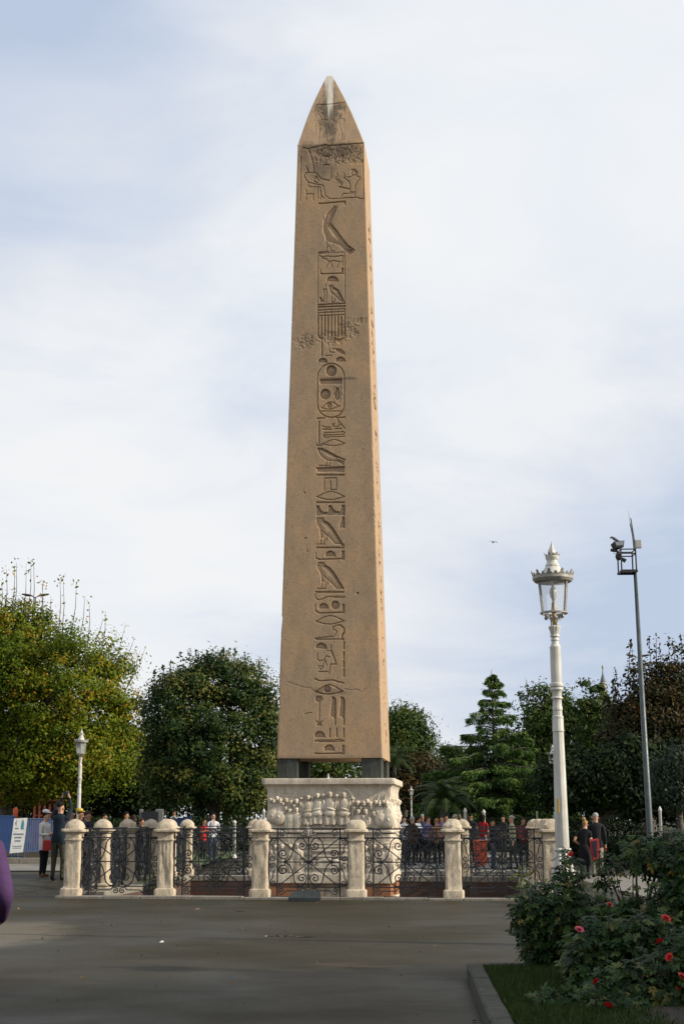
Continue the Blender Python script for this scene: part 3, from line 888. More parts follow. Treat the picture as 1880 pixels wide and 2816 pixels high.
worn_prism([(BW, .42)] + [(BW, z) for z in np.linspace(.5, 2.2, 9)], 1).build('body', marble_mat, ped)
worn_prism([(BW + .002, 2.19)] + cov_prof[1:] + [(CW - .012, 2.468), (CW, 2.478), (CW + .004, 2.54), (CW, 2.60), (CW - .015, 2.612)], 5, .007).build('cornice', marble_mat, ped)
crk = MB()
lx, _ = face_pt(889, 2150, -CW)
worn_prism([(BW + .035, .17), (BW + .04, .20), (BW + .04, .36), (BW + .02, .42)], 9, .012).build('lower_lip', marble_mat, ped)
worn_prism([(BW + .012, 1.345), (BW + .045, 1.352), (BW + .045, 1.392), (BW + .01, 1.40)], 13, .006).build('ledge', marble_mat, ped)
worn_prism([(BW + .006, 1.075), (BW + .03, 1.08), (BW + .03, 1.105), (BW + .008, 1.112)], 17, .005).build('ledge', marble_mat, ped)
# relief figures: each a carved height field standing out of the block
def relief(items, w, h, nx, nz, k=55.):
    """items: (x, z, rx, rz, height[, tilt]); smooth union of bumps; returns a mesh with its back on y=0 facing -y"""
    xs = np.linspace(-w / 2, w / 2, nx); zs = np.linspace(0, h, nz)
    X, Z = np.meshgrid(xs, zs)
    acc = np.zeros_like(X)
    for it in items:
        x, z, rx, rz, ht = it[:5]; t = it[5] if len(it) > 5 else 0
        c, s = math.cos(t), math.sin(t)
        u = ((X - x) * c + (Z - z) * s) / rx; v = (-(X - x) * s + (Z - z) * c) / rz
        e = ht * np.clip(1 - u * u - v * v, 0, 1) ** (.5 if rz < .1 and rx < .06 else .3) if ht > 0 else ht * np.clip(1 - u * u - v * v, 0, 1)
        acc = np.where(e > 0, (np.maximum(acc, e) * .75 + .25 * np.hypot(acc, e)), acc + e)
    H = acc
    keep = H > .004
    idx = np.arange(nx * nz).reshape(nz, nx)
    fs = []
    for j in range(nz - 1):
        for i in range(nx - 1):
            if keep[j, i] or keep[j + 1, i] or keep[j, i + 1] or keep[j + 1, i + 1]:
                fs.append((idx[j, i], idx[j, i + 1], idx[j + 1, i + 1], idx[j + 1, i]))
    vs = np.stack([X.ravel(), -(H.ravel() - .006), Z.ravel()], -1)
    used = sorted({i for f in fs for i in f}); mp = {o: i for i, o in enumerate(used)}
    mb = MB(); mb.add([vs[i] for i in used], [tuple(mp[i] for i in f) for f in fs])
    return mb.mesh('carved_figure', marble_mat, smooth=True)
def head(x, z, s=1.0, beard=False, helmet=False):
    L = [(x, z, .050 * s, .068 * s, .082 * s), (x, z + .032 * s, .057 * s, .050 * s, .090 * s), (x, z - .004 * s, .011 * s, .024 * s, .094 * s),
         (x - .02 * s, z + .004 * s, .013 * s, .008 * s, -.018), (x + .02 * s, z + .004 * s, .013 * s, .008 * s, -.018), (x, z - .034 * s, .02 * s, .005 * s, -.010),
         (x, z - .075 * s, .024 * s, .04 * s, .045 * s)]
    if helmet: L.append((x, z + .07 * s, .02 * s, .045 * s, .06))
    return L
def folds(x, z0, z1, w, n):
    return [(x + w * (i / (n - 1) - .5), (z0 + z1) / 2, .007, (z1 - z0) / 2, -.014) for i in range(n)]
FIG = {}
FIG['bust'] = relief([(0, .10, .105, .17, .07), (-.09, .08, .035, .14, .055), (.09, .08, .035, .14, .055)] + head(0, .31) + folds(0, .0, .2, .1, 3), .26, .44, 40, 66)
FIG['bare'] = relief(head(0, .12), .16, .22, 30, 42)
FIG['robed'] = relief([(0, .24, .115, .30, .07), (0, .36, .125, .12, .07), (-.10, .28, .034, .16, .06), (.10, .28, .034, .16, .06)] + head(0, .535) + folds(0, .02, .34, .17, 5), .30, .67, 44, 92)
FIG['seated'] = relief([(0, .40, .11, .17, .075), (-.115, .40, .034, .14, .06, .12), (.115, .40, .034, .14, .06, -.12), (-.02, .33, .10, .028, .09, .3), (0, .235, .135, .075, .088),
                        (.06, .08, .06, .20, .07), (-.065, .08, .06, .20, .07), (0, .08, .11, .2, .055)] + head(0, .63, 1.0) + folds(0, .3, .5, .14, 4) + folds(0, .03, .2, .16, 5), .34, .76, 50, 104)
FIG['guard'] = relief([(0, .26, .12, .26, .06), (-.03, .18, .135, .175, .085), (-.03, .20, .03, .04, .10)] + head(0, .53, 1.0, helmet=True) + [(.035, .66, .008, .12, .025, .15)], .32, .78, 46, 104)
FIG['column'] = relief([(0, .26, .028, .3, .05), (0, .5, .05, .035, .06), (0, .02, .05, .03, .06)], .12, .56, 22, 70)
FIG['tablet'] = None
def put(kind, lx, z, s=1.0, flip=False, side=0):
    o = obj('carved_figure', FIG[kind], ped)
    if side == 0:
        o.location = (lx, -BW, z)
    else:
        o.location = (BW, lx, z); o.rotation_euler = (0, 0, math.pi / 2)
    o.scale = (-s * 1.16 if flip else s * 1.16, s * 1.15, s * 1.06)
    return o
HZK = {'bust': .31, 'bare': .12, 'robed': .535, 'seated': .63, 'guard': .53}
def put_px(kind, x, y, crop, s=1.0, flip=False):
    ox = 700 if crop == 6 else 900
    lx, z = face_pt(ox + x / 6.03, 2120 + y / 6.03)
    put(kind, lx, z - HZK[kind] * s, s, flip)
for k, x, y, s in (('guard', 318, 535, .92), ('guard', 430, 545, .98), ('bare', 523, 500, .8), ('bare', 608, 545, .88), ('bare', 697, 525, .95), ('robed', 583, 690, .86), ('robed', 697, 680, .88),
                   ('seated', 890, 485, .93), ('seated', 1045, 452, .97), ('seated', 1250, 430, 1.04), ('seated', 1480, 440, 1.02), ('bust', 880, 905, .8)):
    put_px(k, x, y, 6, s, k == 'seated' and x > 1200)
for k, x, y, s in (('bare', 500, 560, 1.0), ('bare', 605, 560, 1.0), ('bare', 715, 575, 1.0), ('bare', 803, 540, .8), ('guard', 868, 590, .95), ('guard', 985, 590, 1.0), ('bust', 515, 705, 1.0), ('bust', 635, 705, 1.05), ('bare', 770, 730, .95)):
    put_px(k, x, y, 7, s, True)
for crop, pts_ in ((6, ((270, 500), (375, 470), (470, 560), (655, 600), (760, 560), (520, 640), (960, 470), (1140, 430), (1365, 440))), (7, ((450, 640), (560, 640), (660, 520), (730, 640), (590, 780), (690, 800), (930, 540), (830, 700)))):
    for x, y in pts_: put_px('bare', x, y, crop, .78)
for x, y, s in ((345, 1290, .85), (455, 1280, .9), (590, 1280, .9), (715, 1270, .9), (280, 1370, .8)):
    put_px('bust', x, y, 6, s)
for x, y, s in ((345, 1440, .8), (470, 1430, .85), (590, 1425, .85), (715, 1425, .85)):
    put_px('robed', x, y, 6, s * .8)
for x, y, s in ((640, 1310, .9), (770, 1290, .95), (890, 1285, .95), (1005, 1290, .95)):
    put_px('bust', x, y, 7, s)
for x, y, s in ((660, 1480, .8), (790, 1475, .8), (930, 1480, .85), (1040, 1480, .85)):
    put_px('robed', x, y, 7, s * .8)
for crop, x, y in ((6, 770, 840), (7, 420, 840)):
    lx, z = face_pt((700 if crop == 6 else 900) + x / 6.03, 2120 + y / 6.03)
    put('column', lx, z, 1.0)
for v, kinds in ((2.02, 'guard'), (1.0, 'bust')):
    for i, ly in enumerate((-1.32, -1.02, -.7, -.36, 0.0, .36, .7, 1.05, 1.34)):
        kd = ('guard', 'robed', 'robed', 'seated', 'seated', 'seated', 'robed', 'robed', 'guard')[i] if v > 1.5 else 'robed'
        put(kd, ly, v - HZK[kd] * .92 + random.uniform(-.05, .05), .92, i > 4, 1)
# arch over the royal box, lattice panels, mouldings and tablet in low relief
mb = MB()
pts = []
for t in np.linspace(0, 1, 12):
    x, y = 1120 + 780 * t * .62, 330 + 110 * max(0, (t - .55) / .45) ** 1.6
for (xa, ya), (xb, yb) in (((380, 420), (780, 425)), ((810, 425), (1240, 425)), ((1290, 428), (1570, 432))):
    (a, za), (b_, zb) = face_pt(700 + xa / 6.03, 2120 + ya / 6.03), face_pt(700 + xb / 6.03, 2120 + yb / 6.03)
    mb.tube([(a, -BW, za), (b_, -BW, zb)], .018, 6)
P = [face_pt(900 + x / 6.03, 2120 + y / 6.03) for x, y in ((150, 268), (250, 285), (330, 320), (380, 370), (410, 430), (425, 480))]
mb.tube([(x, -BW, z) for x, z in P], [.018, .03, .036, .04, .042, .042], 8)
mb.build('arch_moulding', marble_mat, ped, smooth=True)
def lattice(xa, xb, za, zb, n):
    m = MB()
    for i in range(n):
        t0 = xa + (xb - xa) * i / n; w = (xb - xa) / n
        m.add([(t0, -BW - .002, zb), (t0 + w * .32, -BW - .026, zb), (t0 + w * .32 + .14, -BW - .026, za), (t0 + .14, -BW - .002, za)], [(0, 1, 2, 3)])
        m.add([(t0 + w * .32, -BW - .026, zb), (t0 + w * .6, -BW - .002, zb), (t0 + w * .6 + .14, -BW - .002, za), (t0 + w * .32 + .14, -BW - .026, za)], [(0, 1, 2, 3)])
    for z in (za, zb):
        m.box(((xa + xb) / 2 + .05, -BW - .008, z), (xb - xa + .2, .024, .02))
    for x in (xa - .03, xb + .13):
        m.box((x, -BW - .01, (za + zb) / 2), (.05, .03, zb - za + .02))
    return m.build('lattice_panel', marble_mat, ped)
lattice(-.72, -.20, 1.415, 1.60, 9); lattice(-.02, .36, 1.415, 1.60, 7)
for k in range(5):
    xa = -1.40 + k * .56
    lattice(xa, xa + .34, 1.125, 1.325, 8)
m = MB()
for z, h, d in ((1.02, .035, .03), (.93, .05, .045), (.80, .04, .035), (.74, .03, .02)):
    m.bbox((.02, -BW - d / 2 + .01, z), (.86, d + .02, h), .006)
m.build('moulding', marble_mat, ped)
m = MB()
m.bbox((.02, -BW - .012, .60), (.80, .04, .17), .01)
m.tube([(-.38, -BW, .63), (-.1, -BW, .70), (.14, -BW, .70), (.42, -BW, .62)], [.03, .05, .05, .03], 8)
m.build('inscription_tablet', marble_mat, ped)
# what the block stands on: granite corner blocks, marble steps between them
red_granite = stone_mat('red_granite', (.35, .155, .075), (.16, .075, .04), (.26, .115, .058), 5, .4)
low = thing('lower_base', 'stepped lower base of marble between four red granite corner blocks', 'stone base', loc=(CX0, CY0, 0), rz=ROT)
for sx in (-1, 1):
    for sy in (-1, 1):
        o = MB().bbox((sx * 1.12, sy * 1.12, -.28), (.74, .74, .88), .02).build('granite_block', red_granite, low)
for w, z0, z1, d in ((.98, -.18, .145, 1.30), (1.5, -.62, -.19, 1.52), (1.9, -1.3, -.63, 1.9), (2.2, PZ, -1.31, 2.2)):
    o = MB().bbox((.02 if w < 1 else 0, 0, (z0 + z1) / 2), (2 * w * (.89 if w < 1 else 1), 2 * d, z1 - z0), .02).build('marble_step', marble_mat, low)
for i, x in enumerate((-.42, -.16, .12, .40, .64)):
    o = MB().tube([(x, -1.31, -.16), (x, -1.36, -.02), (x, -1.31, .10)], [.05, .06, .04], 8).build('carved_lump', marble_mat, low, True)

# ---------------------------------------------------------------- fence of stone posts and scrolled iron
iron = plain('black_iron', (.012, .013, .016), .5, 0., .3, .5)
def post_mesh(seed, cap='dome', flute=False, h=1.65):
    rr = random.Random(seed)
    bm = bmesh.new()
    prof = [(.215, 0), (.22, .02), (.22, .17), (.212, .195), (.178, .215)] + [(.176 - .012 * t, .215 + t * .985) for t in np.linspace(0, 1, 22)] + \
           [(.185, 1.205), (.189, 1.222), (.185, 1.238), (.163, 1.245), (.163, 1.33), (.185, 1.36), (.225, 1.385), (.248, 1.392), (.25, 1.43), (.24, 1.446), (.205, 1.452)]
    nside = 12
    def cap_r(t): return .205 * math.cos(t) ** .86
    if cap == 'dome':
        prof += [(max(cap_r(t), .004), 1.452 + .19 * math.sin(t) + .022 * (t / 1.57) ** 5) for t in np.linspace(.05, 1.565, 13)]
    elif cap == 'flat':
        prof += [(max(.21 * math.cos(t) ** .55, .004), 1.452 + .19 * math.sin(t)) for t in np.linspace(.05, 1.565, 11)]
    else:
        prof += [(.20, 1.47), (.19, 1.53), (.15, 1.58), (.11, 1.645), (.05, 1.66), (.004, 1.655)]
    rings = []
    for r, z in prof:
        ring = []
        for k in range(4):
            for i in range(nside):
                u = -1 + 2 * i / nside
                # rounded square section; the cap is a cushion
                cs = .012 if z < 1.45 else .03
                x, y = ((u, -1), (1, u), (-u, 1), (-1, -u))[k]
                e = 9 if z < 1.452 else 3.4
                q = (abs(x) ** e + abs(y) ** e) ** (1 / e)
                x, y = x / q * r, y / q * r
                p = Vector((x * 9 + seed * 3.3, y * 9, z * 6))
                amp = .007 if z < 1.2 else .004
                d = mnoise.noise(p) * amp + mnoise.noise(p * 3.1) * amp * .7
                if .25 < z < 1.18:
                    d += min(0, mnoise.noise(Vector((p.x * .8, p.y * .8, p.z * .35))) ) * .03 - .012 * max(0, mnoise.noise(Vector((p.x * 1.6, p.y * 1.6, p.z * 1.1 + 5))) - .15)
                    if flute: d += -.012 * (.5 + .5 * math.sin((x if k in (0, 2) else y) * 80))
                if cap == 'broken' and z > 1.46: d += mnoise.noise(p * 1.3) * .035
                n = Vector((x, y, 0)).normalized() if r > .01 else Vector((0, 0, 0))
                ring.append(bm.verts.new((x + n.x * d, y + n.y * d, z * h / 1.65 + mnoise.noise(p * 1.1) * .004)))
        rings.append(ring)
    N = 4 * nside
    for a, b_ in zip(rings[:-1], rings[1:]):
        for k in range(N):
            bm.faces.new((a[k], a[(k + 1) % N], b_[(k + 1) % N], b_[k]))
    bm.faces.new(rings[-1]); bm.faces.new(rings[0][::-1])
    me = bpy.data.meshes.new('stone_post'); bm.to_mesh(me); bm.free()
    me.materials.append(post_mat)
    me.polygons.foreach_set('use_smooth', [True] * len(me.polygons))
    sh = me.attributes.new('sharp_edge', 'BOOLEAN', 'EDGE')
    bm = bmesh.new(); bm.from_mesh(me)
    sh.data.foreach_set('value', [len(e.link_faces) == 2 and e.calc_face_angle(0) > .6 for e in bm.edges]); bm.free()
    return me
FX = [-5.13 + i * 2.045 for i in range(6)]
FY0, DY = -5.2, 2.4
ORD = ['first', 'second', 'third', 'fourth', 'fifth', 'sixth']
posts = []
for i in range(6):
    posts.append((FX[i], FY0, ('plain stone post with pointed dome at the left end of the front fence', 'grooved stone post with domed cap, second from left along the front fence',
                  'stone post with domed cap just left of the carved pedestal in front', 'stone post with low flattened cap standing before the carved pedestal',
                  'stone post with broken lumpy cap right of the carved pedestal', 'stone post with worn peaked cap beside the big white lamp')[i], ('dome', 'dome', 'dome', 'flat', 'broken', 'broken')[i], i == 1))
for j in range(1, 5):
    posts.append((FX[0], FY0 + DY * j, '%s domed stone post going back along the left side of the fence' % ORD[j], 'dome', False))
    posts.append((FX[5], FY0 + DY * j, '%s stone post going back along the right side of the fence' % ORD[j], 'broken' if j % 2 else 'flat', False))
for i in range(6):
    posts.append((FX[i], FY0 + DY * 5, '%s stone post from the left in the far back row of the fence' % ORD[i], 'dome', False))
for i, (lx, ly, lab, cap, fl) in enumerate(posts):
    p = loc2w(lx, ly, 0)
    o = obj('stone_post', post_mesh(i + 1, cap, fl), None, (p.x, p.y, 0.0), (random.uniform(-.014, .014), random.uniform(-.014, .014), ROT + random.uniform(-.03, .03)))
    tag(o, lab, 'fence post', 'stone posts of the fence')
# low stone curb the fence stands on
for a, b_, n in (((FX[0] - .3, FY0 - .12), (FX[5] + .3, FY0 - .12), 11), ((FX[0] - .1, FY0 + .3), (FX[0] - .1, FY0 + 12.2), 9), ((FX[5] + .1, FY0 + .3), (FX[5] + .1, FY0 + 12.2), 9)):
    stone_run('kerb_stone', loc2w(*a), loc2w(*b_), n, .34, .09, -.035, kerb_mat, 'fence_footing', .01, jit=.01)
# iron panel: unit coordinates from the photograph (6.03 px grid), x across, z up
PW, PH = 1.70, 1.40
def pn(x, y):
    return ((x - 896) / (1552 - 240) * PW, 0, (2120 - y) / (2120 - 1020) * PH + .03)
def bez(P, n=14):
    """smooth curve through points (Catmull-Rom)"""
    P = [np.array(p, float) for p in P]; out = []
    Q = [2 * P[0] - P[1]] + P + [2 * P[-1] - P[-2]]
    for i in range(1, len(Q) - 2):
        for t in np.linspace(0, 1, n, endpoint=False):
            out.append(.5 * (2 * Q[i] + (Q[i + 1] - Q[i - 1]) * t + (2 * Q[i - 1] - 5 * Q[i] + 4 * Q[i + 1] - Q[i + 2]) * t * t + (3 * Q[i] - Q[i - 1] - 3 * Q[i + 1] + Q[i + 2]) * t ** 3))
    out.append(P[-1]); return out
def spiral(c, r0, a0, turns, n=26, r1=.12):
    """from outside (angle a0, radius r0) inwards"""
    return [(c[0] + r0 * (1 - (1 - r1) * t) * math.cos(a0 + turns * 2 * math.pi * t), c[1] + r0 * (1 - (1 - r1) * t) * math.sin(a0 + turns * 2 * math.pi * t)) for t in np.linspace(0, 1, n)]
scroll_defs = []
# big double scroll of the upper left quarter
A = spiral((790, 1295), 85, -math.pi / 2 + .55, 1.55)[::-1]
B = spiral((475, 1425), 85, math.pi / 2 - .5, 1.55)
big = A + [tuple(p) for p in bez([A[-1], (815, 1185), (740, 1172), (670, 1240), (640, 1375), (590, 1500), (510, 1550), B[0]], 5)][1:-1] + B
side_up = spiral((322, 1222), 52, -.6, -1.4)[::-1] + [(370, 1190), (330, 1170), (275, 1180), (258, 1240), (310, 1310), (318, 1400), (352, 1440)] + spiral((300, 1498), 55, -.5, 1.4)
band = spiral((455, 1102), 40, 0.2, 1.4)[::-1]
band = spiral((450, 1105), 48, -.2, -1.4)[::-1] + [(490, 1060), (440, 1035), (405, 1080)] if False else spiral((455, 1100), 46, -2.2, -1.45)[::-1] + [(430, 1035), (480, 1040), (520, 1085), (545, 1095), (650, 1095), (755, 1095), (790, 1140)] + spiral((838, 1082), 52, 2.0, -1.45)
small = spiral((760, 1520), 30, -1.2, 1.3, 16)[::-1] + [(800, 1510), (835, 1545), (885, 1560)]
small2 = spiral((862, 1455), 26, 1.6, 1.2, 16)[::-1] + [(830, 1440), (850, 1380), (884, 1330)]
def mir(pts, h=False, v=False):
    return [((1792 - x) if h else x, (3120 - y) if v else y) for x, y in pts]
SCR = []
for nm, pts, r in (('big', big, .0095), ('side', side_up, .0085), ('band', band, .0085), ('small', small, .006), ('small2', small2, .005)):
    for h in (False, True):
        for v in (False, True):
            SCR.append((mir(pts, h, v), r))
scroll_meshes = [MB().tube([pn(*p) for p in pts], r * 1.75, 4).mesh('scroll', iron) for pts, r in SCR]
bars = [((240, 1020), (1552, 1020), .013), ((240, 1165), (1552, 1165), .011), ((383, 1560), (1412, 1560), .010), ((383, 1965), (1412, 1965), .010), ((240, 2120), (1552, 2120), .012)]
bars += [((x, 1020), (x, 2120), .013) for x in (240, 383, 1412, 1552)] + [((896, 1165), (896, 1965), .012)]
bar_meshes = [MB().tube([pn(*a), pn(*b_)], r * 1.65, 4).mesh('bar', iron) for a, b_, r in bars]
diags = [((383, 1165), (1412, 1965)), ((1412, 1165), (383, 1965))]
diag_meshes = [MB().tube([pn(*a), pn(*b_)], .0155, 4).mesh('brace', iron) for a, b_ in diags]
knots = []
for x, y, r in ((896, 1560, .036), (383, 1165, .03), (1412, 1165, .03), (896, 1285, .024), (896, 1820, .024), (383, 1965, .03), (1412, 1965, .03), (490, 1560, .022), (1300, 1560, .022)):
    knots.append(MB().ball(pn(x, y), (r, r * .8, r), 8, 6).mesh('rosette', iron))
def grille(lab, p, rz, sx=1.0):
    t = thing('iron_grille', lab, 'railing', 'scrolled iron panels of the fence', p, rz, (sx, 1, 1))
    for me in bar_meshes: obj('bar', me, t)
    for me in diag_meshes: obj('brace', me, t)
    for me in scroll_meshes: obj('scroll', me, t)
    for me in knots: obj('rosette', me, t)
    return t
BAY = ['between the first and second front posts from the left', 'between the second and third front posts from the left', 'before the left half of the carved pedestal',
       'before the right end of the carved pedestal', 'in front of the orange litter bin, last bay on the right']
for i in range(5):
    grille('black scrolled iron panel ' + BAY[i], loc2w((FX[i] + FX[i + 1]) / 2, FY0, .02), ROT)
for j in range(5):
    grille('black scrolled iron panel of the left side row, %s bay back' % ORD[j], loc2w(FX[0], FY0 + DY * (j + .5), .02), ROT + math.pi / 2, 1.2)
    grille('black scrolled iron panel of the right side row, %s bay back' % ORD[j], loc2w(FX[5], FY0 + DY * (j + .5), .02), ROT + math.pi / 2, 1.2)
    grille('black scrolled iron panel in the far back row, %s bay from the left' % ORD[j], loc2w((FX[j] + FX[j + 1]) / 2, FY0 + DY * 5, .02), ROT)
# sloping dark plaque at the foot of the fence
pq = at(838, 2486, 30.75)
mb = MB()
mb.add([(-.33, -.10, 0), (.33, -.10, 0), (.33, .16, 0), (-.33, .16, 0), (-.33, -.10, .07), (.33, -.10, .07), (.30, .14, .20), (-.26, .14, .20)],
       [(3, 2, 1, 0), (4, 5, 6, 7), (0, 1, 5, 4), (1, 2, 6, 5), (2, 3, 7, 6), (3, 0, 4, 7)])
plq = mb.build('plaque', plain('dark_granite', (.03, .035, .033), .35, 0, .4))
plq.location = (pq.x, 30.62, .004); plq.rotation_euler = (0, 0, ROT)
tag(plq, 'sloping dark stone plaque on the ground before the fence', 'plaque')

# ---------------------------------------------------------------- white park lamps
def make_white():
    m, t, b = newmat('white_paint')
    co = t.n('ShaderNodeTexCoord').outputs['Object']
    a = t.noise(co, 4, 6, .6); s = t.noise(t.vmul(co, (9, 9, .7)), 3.2, 6, .65); f = t.noise(co, 30, 5, .7)
    col = t.ramp(a, [(.3, (.47, .45, .39)), (.55, (.57, .55, .485)), (.75, (.62, .60, .54))])
    col = t.mix(t.math('MULTIPLY', t.ramp(s, [(.52, 0.), (.7, 1.)]), .6), col, (.27, .235, .17))
    col = t.mix(t.math('MULTIPLY', t.ramp(f, [(.66, 0.), (.72, 1.)]), .8), col, (.12, .06, .03))
    t.put(b.inputs['Base Color'], col)
    t.put(b.inputs['Roughness'], t.maprange(a, .2, .8, .35, .65)); b.inputs['Specular IOR Level'].default_value = .4
    bn = t.n('ShaderNodeBump'); bn.inputs['Strength'].default_value = .15; bn.inputs['Distance'].default_value = .005
    t.put(bn.inputs['Height'], f); t.put(b.inputs['Normal'], bn.outputs[0])
    return m
white = make_white()
silver = rough_mat('silvered_paint', (.24, .225, .19), (.42, .395, .33), 12, .45, .1, 60, .1, .4)
brass = plain('dull_brass', (.30, .22, .11), .5, .3)
gm, gt, gb = newmat('lamp_glass')
gb.inputs['Base Color'].default_value = (.9, .93, .95, 1); gb.inputs['Roughness'].default_value = .08
tr_ = gt.n('ShaderNodeBsdfTransparent'); mx_ = gt.n('ShaderNodeMixShader'); mx_.inputs[0].default_value = .76
o_ = [x for x in gm.node_tree.nodes if x.type == 'OUTPUT_MATERIAL'][0]
gm.node_tree.links.new(gb.outputs[0], mx_.inputs[1]); gm.node_tree.links.new(tr_.outputs[0], mx_.inputs[2]); gm.node_tree.links.new(mx_.outputs[0], o_.inputs[0])
opal = plain('bulb_opal', (.40, .40, .37), .3)
LY = 20.0
lb = at(1548, 2254, LY)
def LZ(y): return at(1530, y, LY).z
LK = (LY * cp_ + .5 * sp_) / F                                 # metres per photo pixel at the lamp
def P_(lst, k=1.0): return [(LZ(y), r * LK * k) for y, r in lst][::-1]
def u9(y): return 1460 + y / 7.83                               # lantern crop
def u3(y): return 1700 + y / 3.356                              # post crop
def make_lamp(lab, group):
    t = thing('street_lamp', lab, 'street lamp', group)
    c = (0, 0, 0)
    MB().lathe(P_([(u9(208), .2), (u9(260), 1.5), (u9(340), 5), (u9(420), 10), (u9(480), 12), (u9(500), 10)]), 8).build('finial', white, t)
    def crown(y0, y1, r0, r1, n, name):
        m = MB()
        z0, z1 = LZ(y1), LZ(y0)
        for i in range(n):
            a = 2 * math.pi * i / n; w = math.pi / n
            big_ = i % 2 == 0
            zt = z1 if big_ else z0 + (z1 - z0) * .62
            rt = r1 if big_ else r0 + (r1 - r0) * .6
            pr = []
            for da, f in ((-w, 0), (w, 0), (w * .95, .35), (w * .4, .45), (w * .55, .7), (0, 1), (-w * .55, .7), (-w * .4, .45), (-w * .95, .35)):
                rr = (r0 + (rt - r0) * f) * LK; z = z0 + (zt - z0) * f
                pr.append((rr * math.cos(a + da), rr * math.sin(a + da), z))
            pr2 = [(x * .955, y * .955, z) for x, y, z in pr]; k = len(pr)
            m.add(pr + pr2, [tuple(range(k)), tuple(range(2 * k - 1, k - 1, -1))] + [(i_, (i_ + 1) % k, k + (i_ + 1) % k, k + i_) for i_ in range(k)])
        return m.build(name, silver, t)
    crown(u9(470), u9(560), 18, 24, 12, 'finial_crown')
    MB().lathe(P_([(u9(545), 18.5), (u9(565), 19.5), (u9(585), 18.5), (u9(605), 18), (u9(625), 16.5), (u9(640), 15.2), (u9(690), 15.5), (u9(700), 16.5), (u9(735), 19.5), (u9(755), 20.3), (u9(772), 19),
                   (u9(800), 22), (u9(850), 27), (u9(900), 30), (u9(930), 34), (u9(975), 54)]), 28).build('hood', white, t, True, .6)
    crown(u9(860), u9(1000), 56, 62, 20, 'hood_crown')
    MB().lathe(P_([(u9(985), 55), (u9(992), 57.5), (u9(1045), 57.5), (u9(1060), 56), (u9(1100), 52), (u9(1120), 46)]), 32).build('brim', silver, t, True, .5)
    zt, zb = LZ(u9(1115)), LZ(u9(1770)); rt, rb = 44 * LK, 35.5 * LK
    for i in range(6):
        a = 2 * math.pi * (i + .32) / 6
        MB().tube([(rt * math.cos(a), rt * math.sin(a), zt), (rb * math.cos(a), rb * math.sin(a), zb)], 3.5 * LK, 4, twist=a).build('lantern_bar', silver, t)
        b2 = 2 * math.pi * (i + 1.32) / 6
        MB().add([(rt * math.cos(a), rt * math.sin(a), zt), (rt * math.cos(b2), rt * math.sin(b2), zt), (rb * math.cos(b2), rb * math.sin(b2), zb), (rb * math.cos(a), rb * math.sin(a), zb)], [(0, 1, 2, 3)]).build('lantern_pane', gm, t)
    r = MB(); ringp = [((rb + 1 * LK) * math.cos(x), (rb + 1 * LK) * math.sin(x), zb) for x in np.linspace(0, 2 * math.pi, 25)]
    r.tube(ringp, 3.4 * LK, 6); r.build('lantern_ring', silver, t)
    MB().lathe(P_([(u9(1195), 1), (u9(1215), 5), (u9(1260), 9), (u9(1330), 11.2), (u9(1400), 10), (u9(1450), 7), (u9(1482), 5)]), 14).build('bulb', opal, t, True)
    MB().lathe(P_([(u9(1482), 3), (u9(1530), 2.5), (u9(1550), 6), (u9(1640), 7), (u9(1740), 9), (u9(1760), 9)]), 12).build('lamp_socket', brass, t, True)
    MB().lathe(P_([(u9(1775), 6.5), (u9(1850), 6.5), (u9(1960), 5.5), (u9(2030), 6)]), 12).build('lantern_stem', brass, t, True)
    for i in range(4):
        a = 2 * math.pi * (i + .5) / 4
        sp2 = [(x, y) for x, y in spiral((27, u9(1855)), 5.5, .2, 1.2, 14)][::-1] + [(30, u9(1800)), (20, u9(1830)), (12, u9(1900)), (10, u9(1980)), (11, u9(2040))]
        MB().tube([(x * LK * math.cos(a), x * LK * math.sin(a), LZ(y)) for x, y in sp2], 2.2 * LK, 5).build('scroll_bracket', silver, t)
    MB().lathe(P_([(u9(2035), 9), (u9(2050), 15), (u9(2070), 17), (u9(2100), 16.5), (u9(2160), 13.5), (u9(2235), 12), (u9(2250), 13.4), (u9(2280), 13.4), (u9(2300), 10.5)]), 24, flute=12, fl=.07).build('capital', white, t, True, .6)
    up = [(u3(180), 10.5), (u3(192), 10.8), (u3(198), 12), (u3(206), 12), (u3(212), 10.2), (u3(235), 11), (u3(258), 14), (u3(264), 15.8), (u3(278), 15.8), (u3(284), 15.2), (u3(420), 15.7), (u3(600), 15.2)]
    MB().lathe(P_(up), 24, flute=8, fl=.06).build('upper_post', white, t, True, .6)
    rg = [(u3(598), 15), (u3(604), 18.5), (u3(618), 19.3), (u3(632), 18.5), (u3(638), 14.5), (u3(644), 14.5), (u3(650), 18), (u3(662), 18.5), (u3(672), 16), (u3(690), 13.2), (u3(726), 12.6), (u3(732), 15.6), (u3(744), 16.4), (u3(752), 13),
          (u3(760), 12.4), (u3(815), 12.6), (u3(822), 14), (u3(850), 14), (u3(856), 12.6), (u3(900), 13), (u3(906), 15.2), (u3(922), 15.6), (u3(932), 14.6)]
    MB().lathe(P_(rg), 24).build('ring_moulding', white, t, True, .6)
    lo = [(u3(930), 14.8), (u3(940), 15.2), (u3(1028), 15.8), (u3(1034), 16.4), (u3(1048), 16.4), (u3(1052), 15.3)]
    MB().lathe(P_(lo), 24).build('collar', white, t, True, .6)
    sh = [(u3(1050), 15.1), (u3(1400), 16.6), (u3(1800), 18.2), (u3(2112), 19.4), (u3(2118), 18.4)]
    MB().lathe(P_(sh), 40, flute=10, fl=.045).build('lower_post', white, t, True, .7)
    kb = MB()
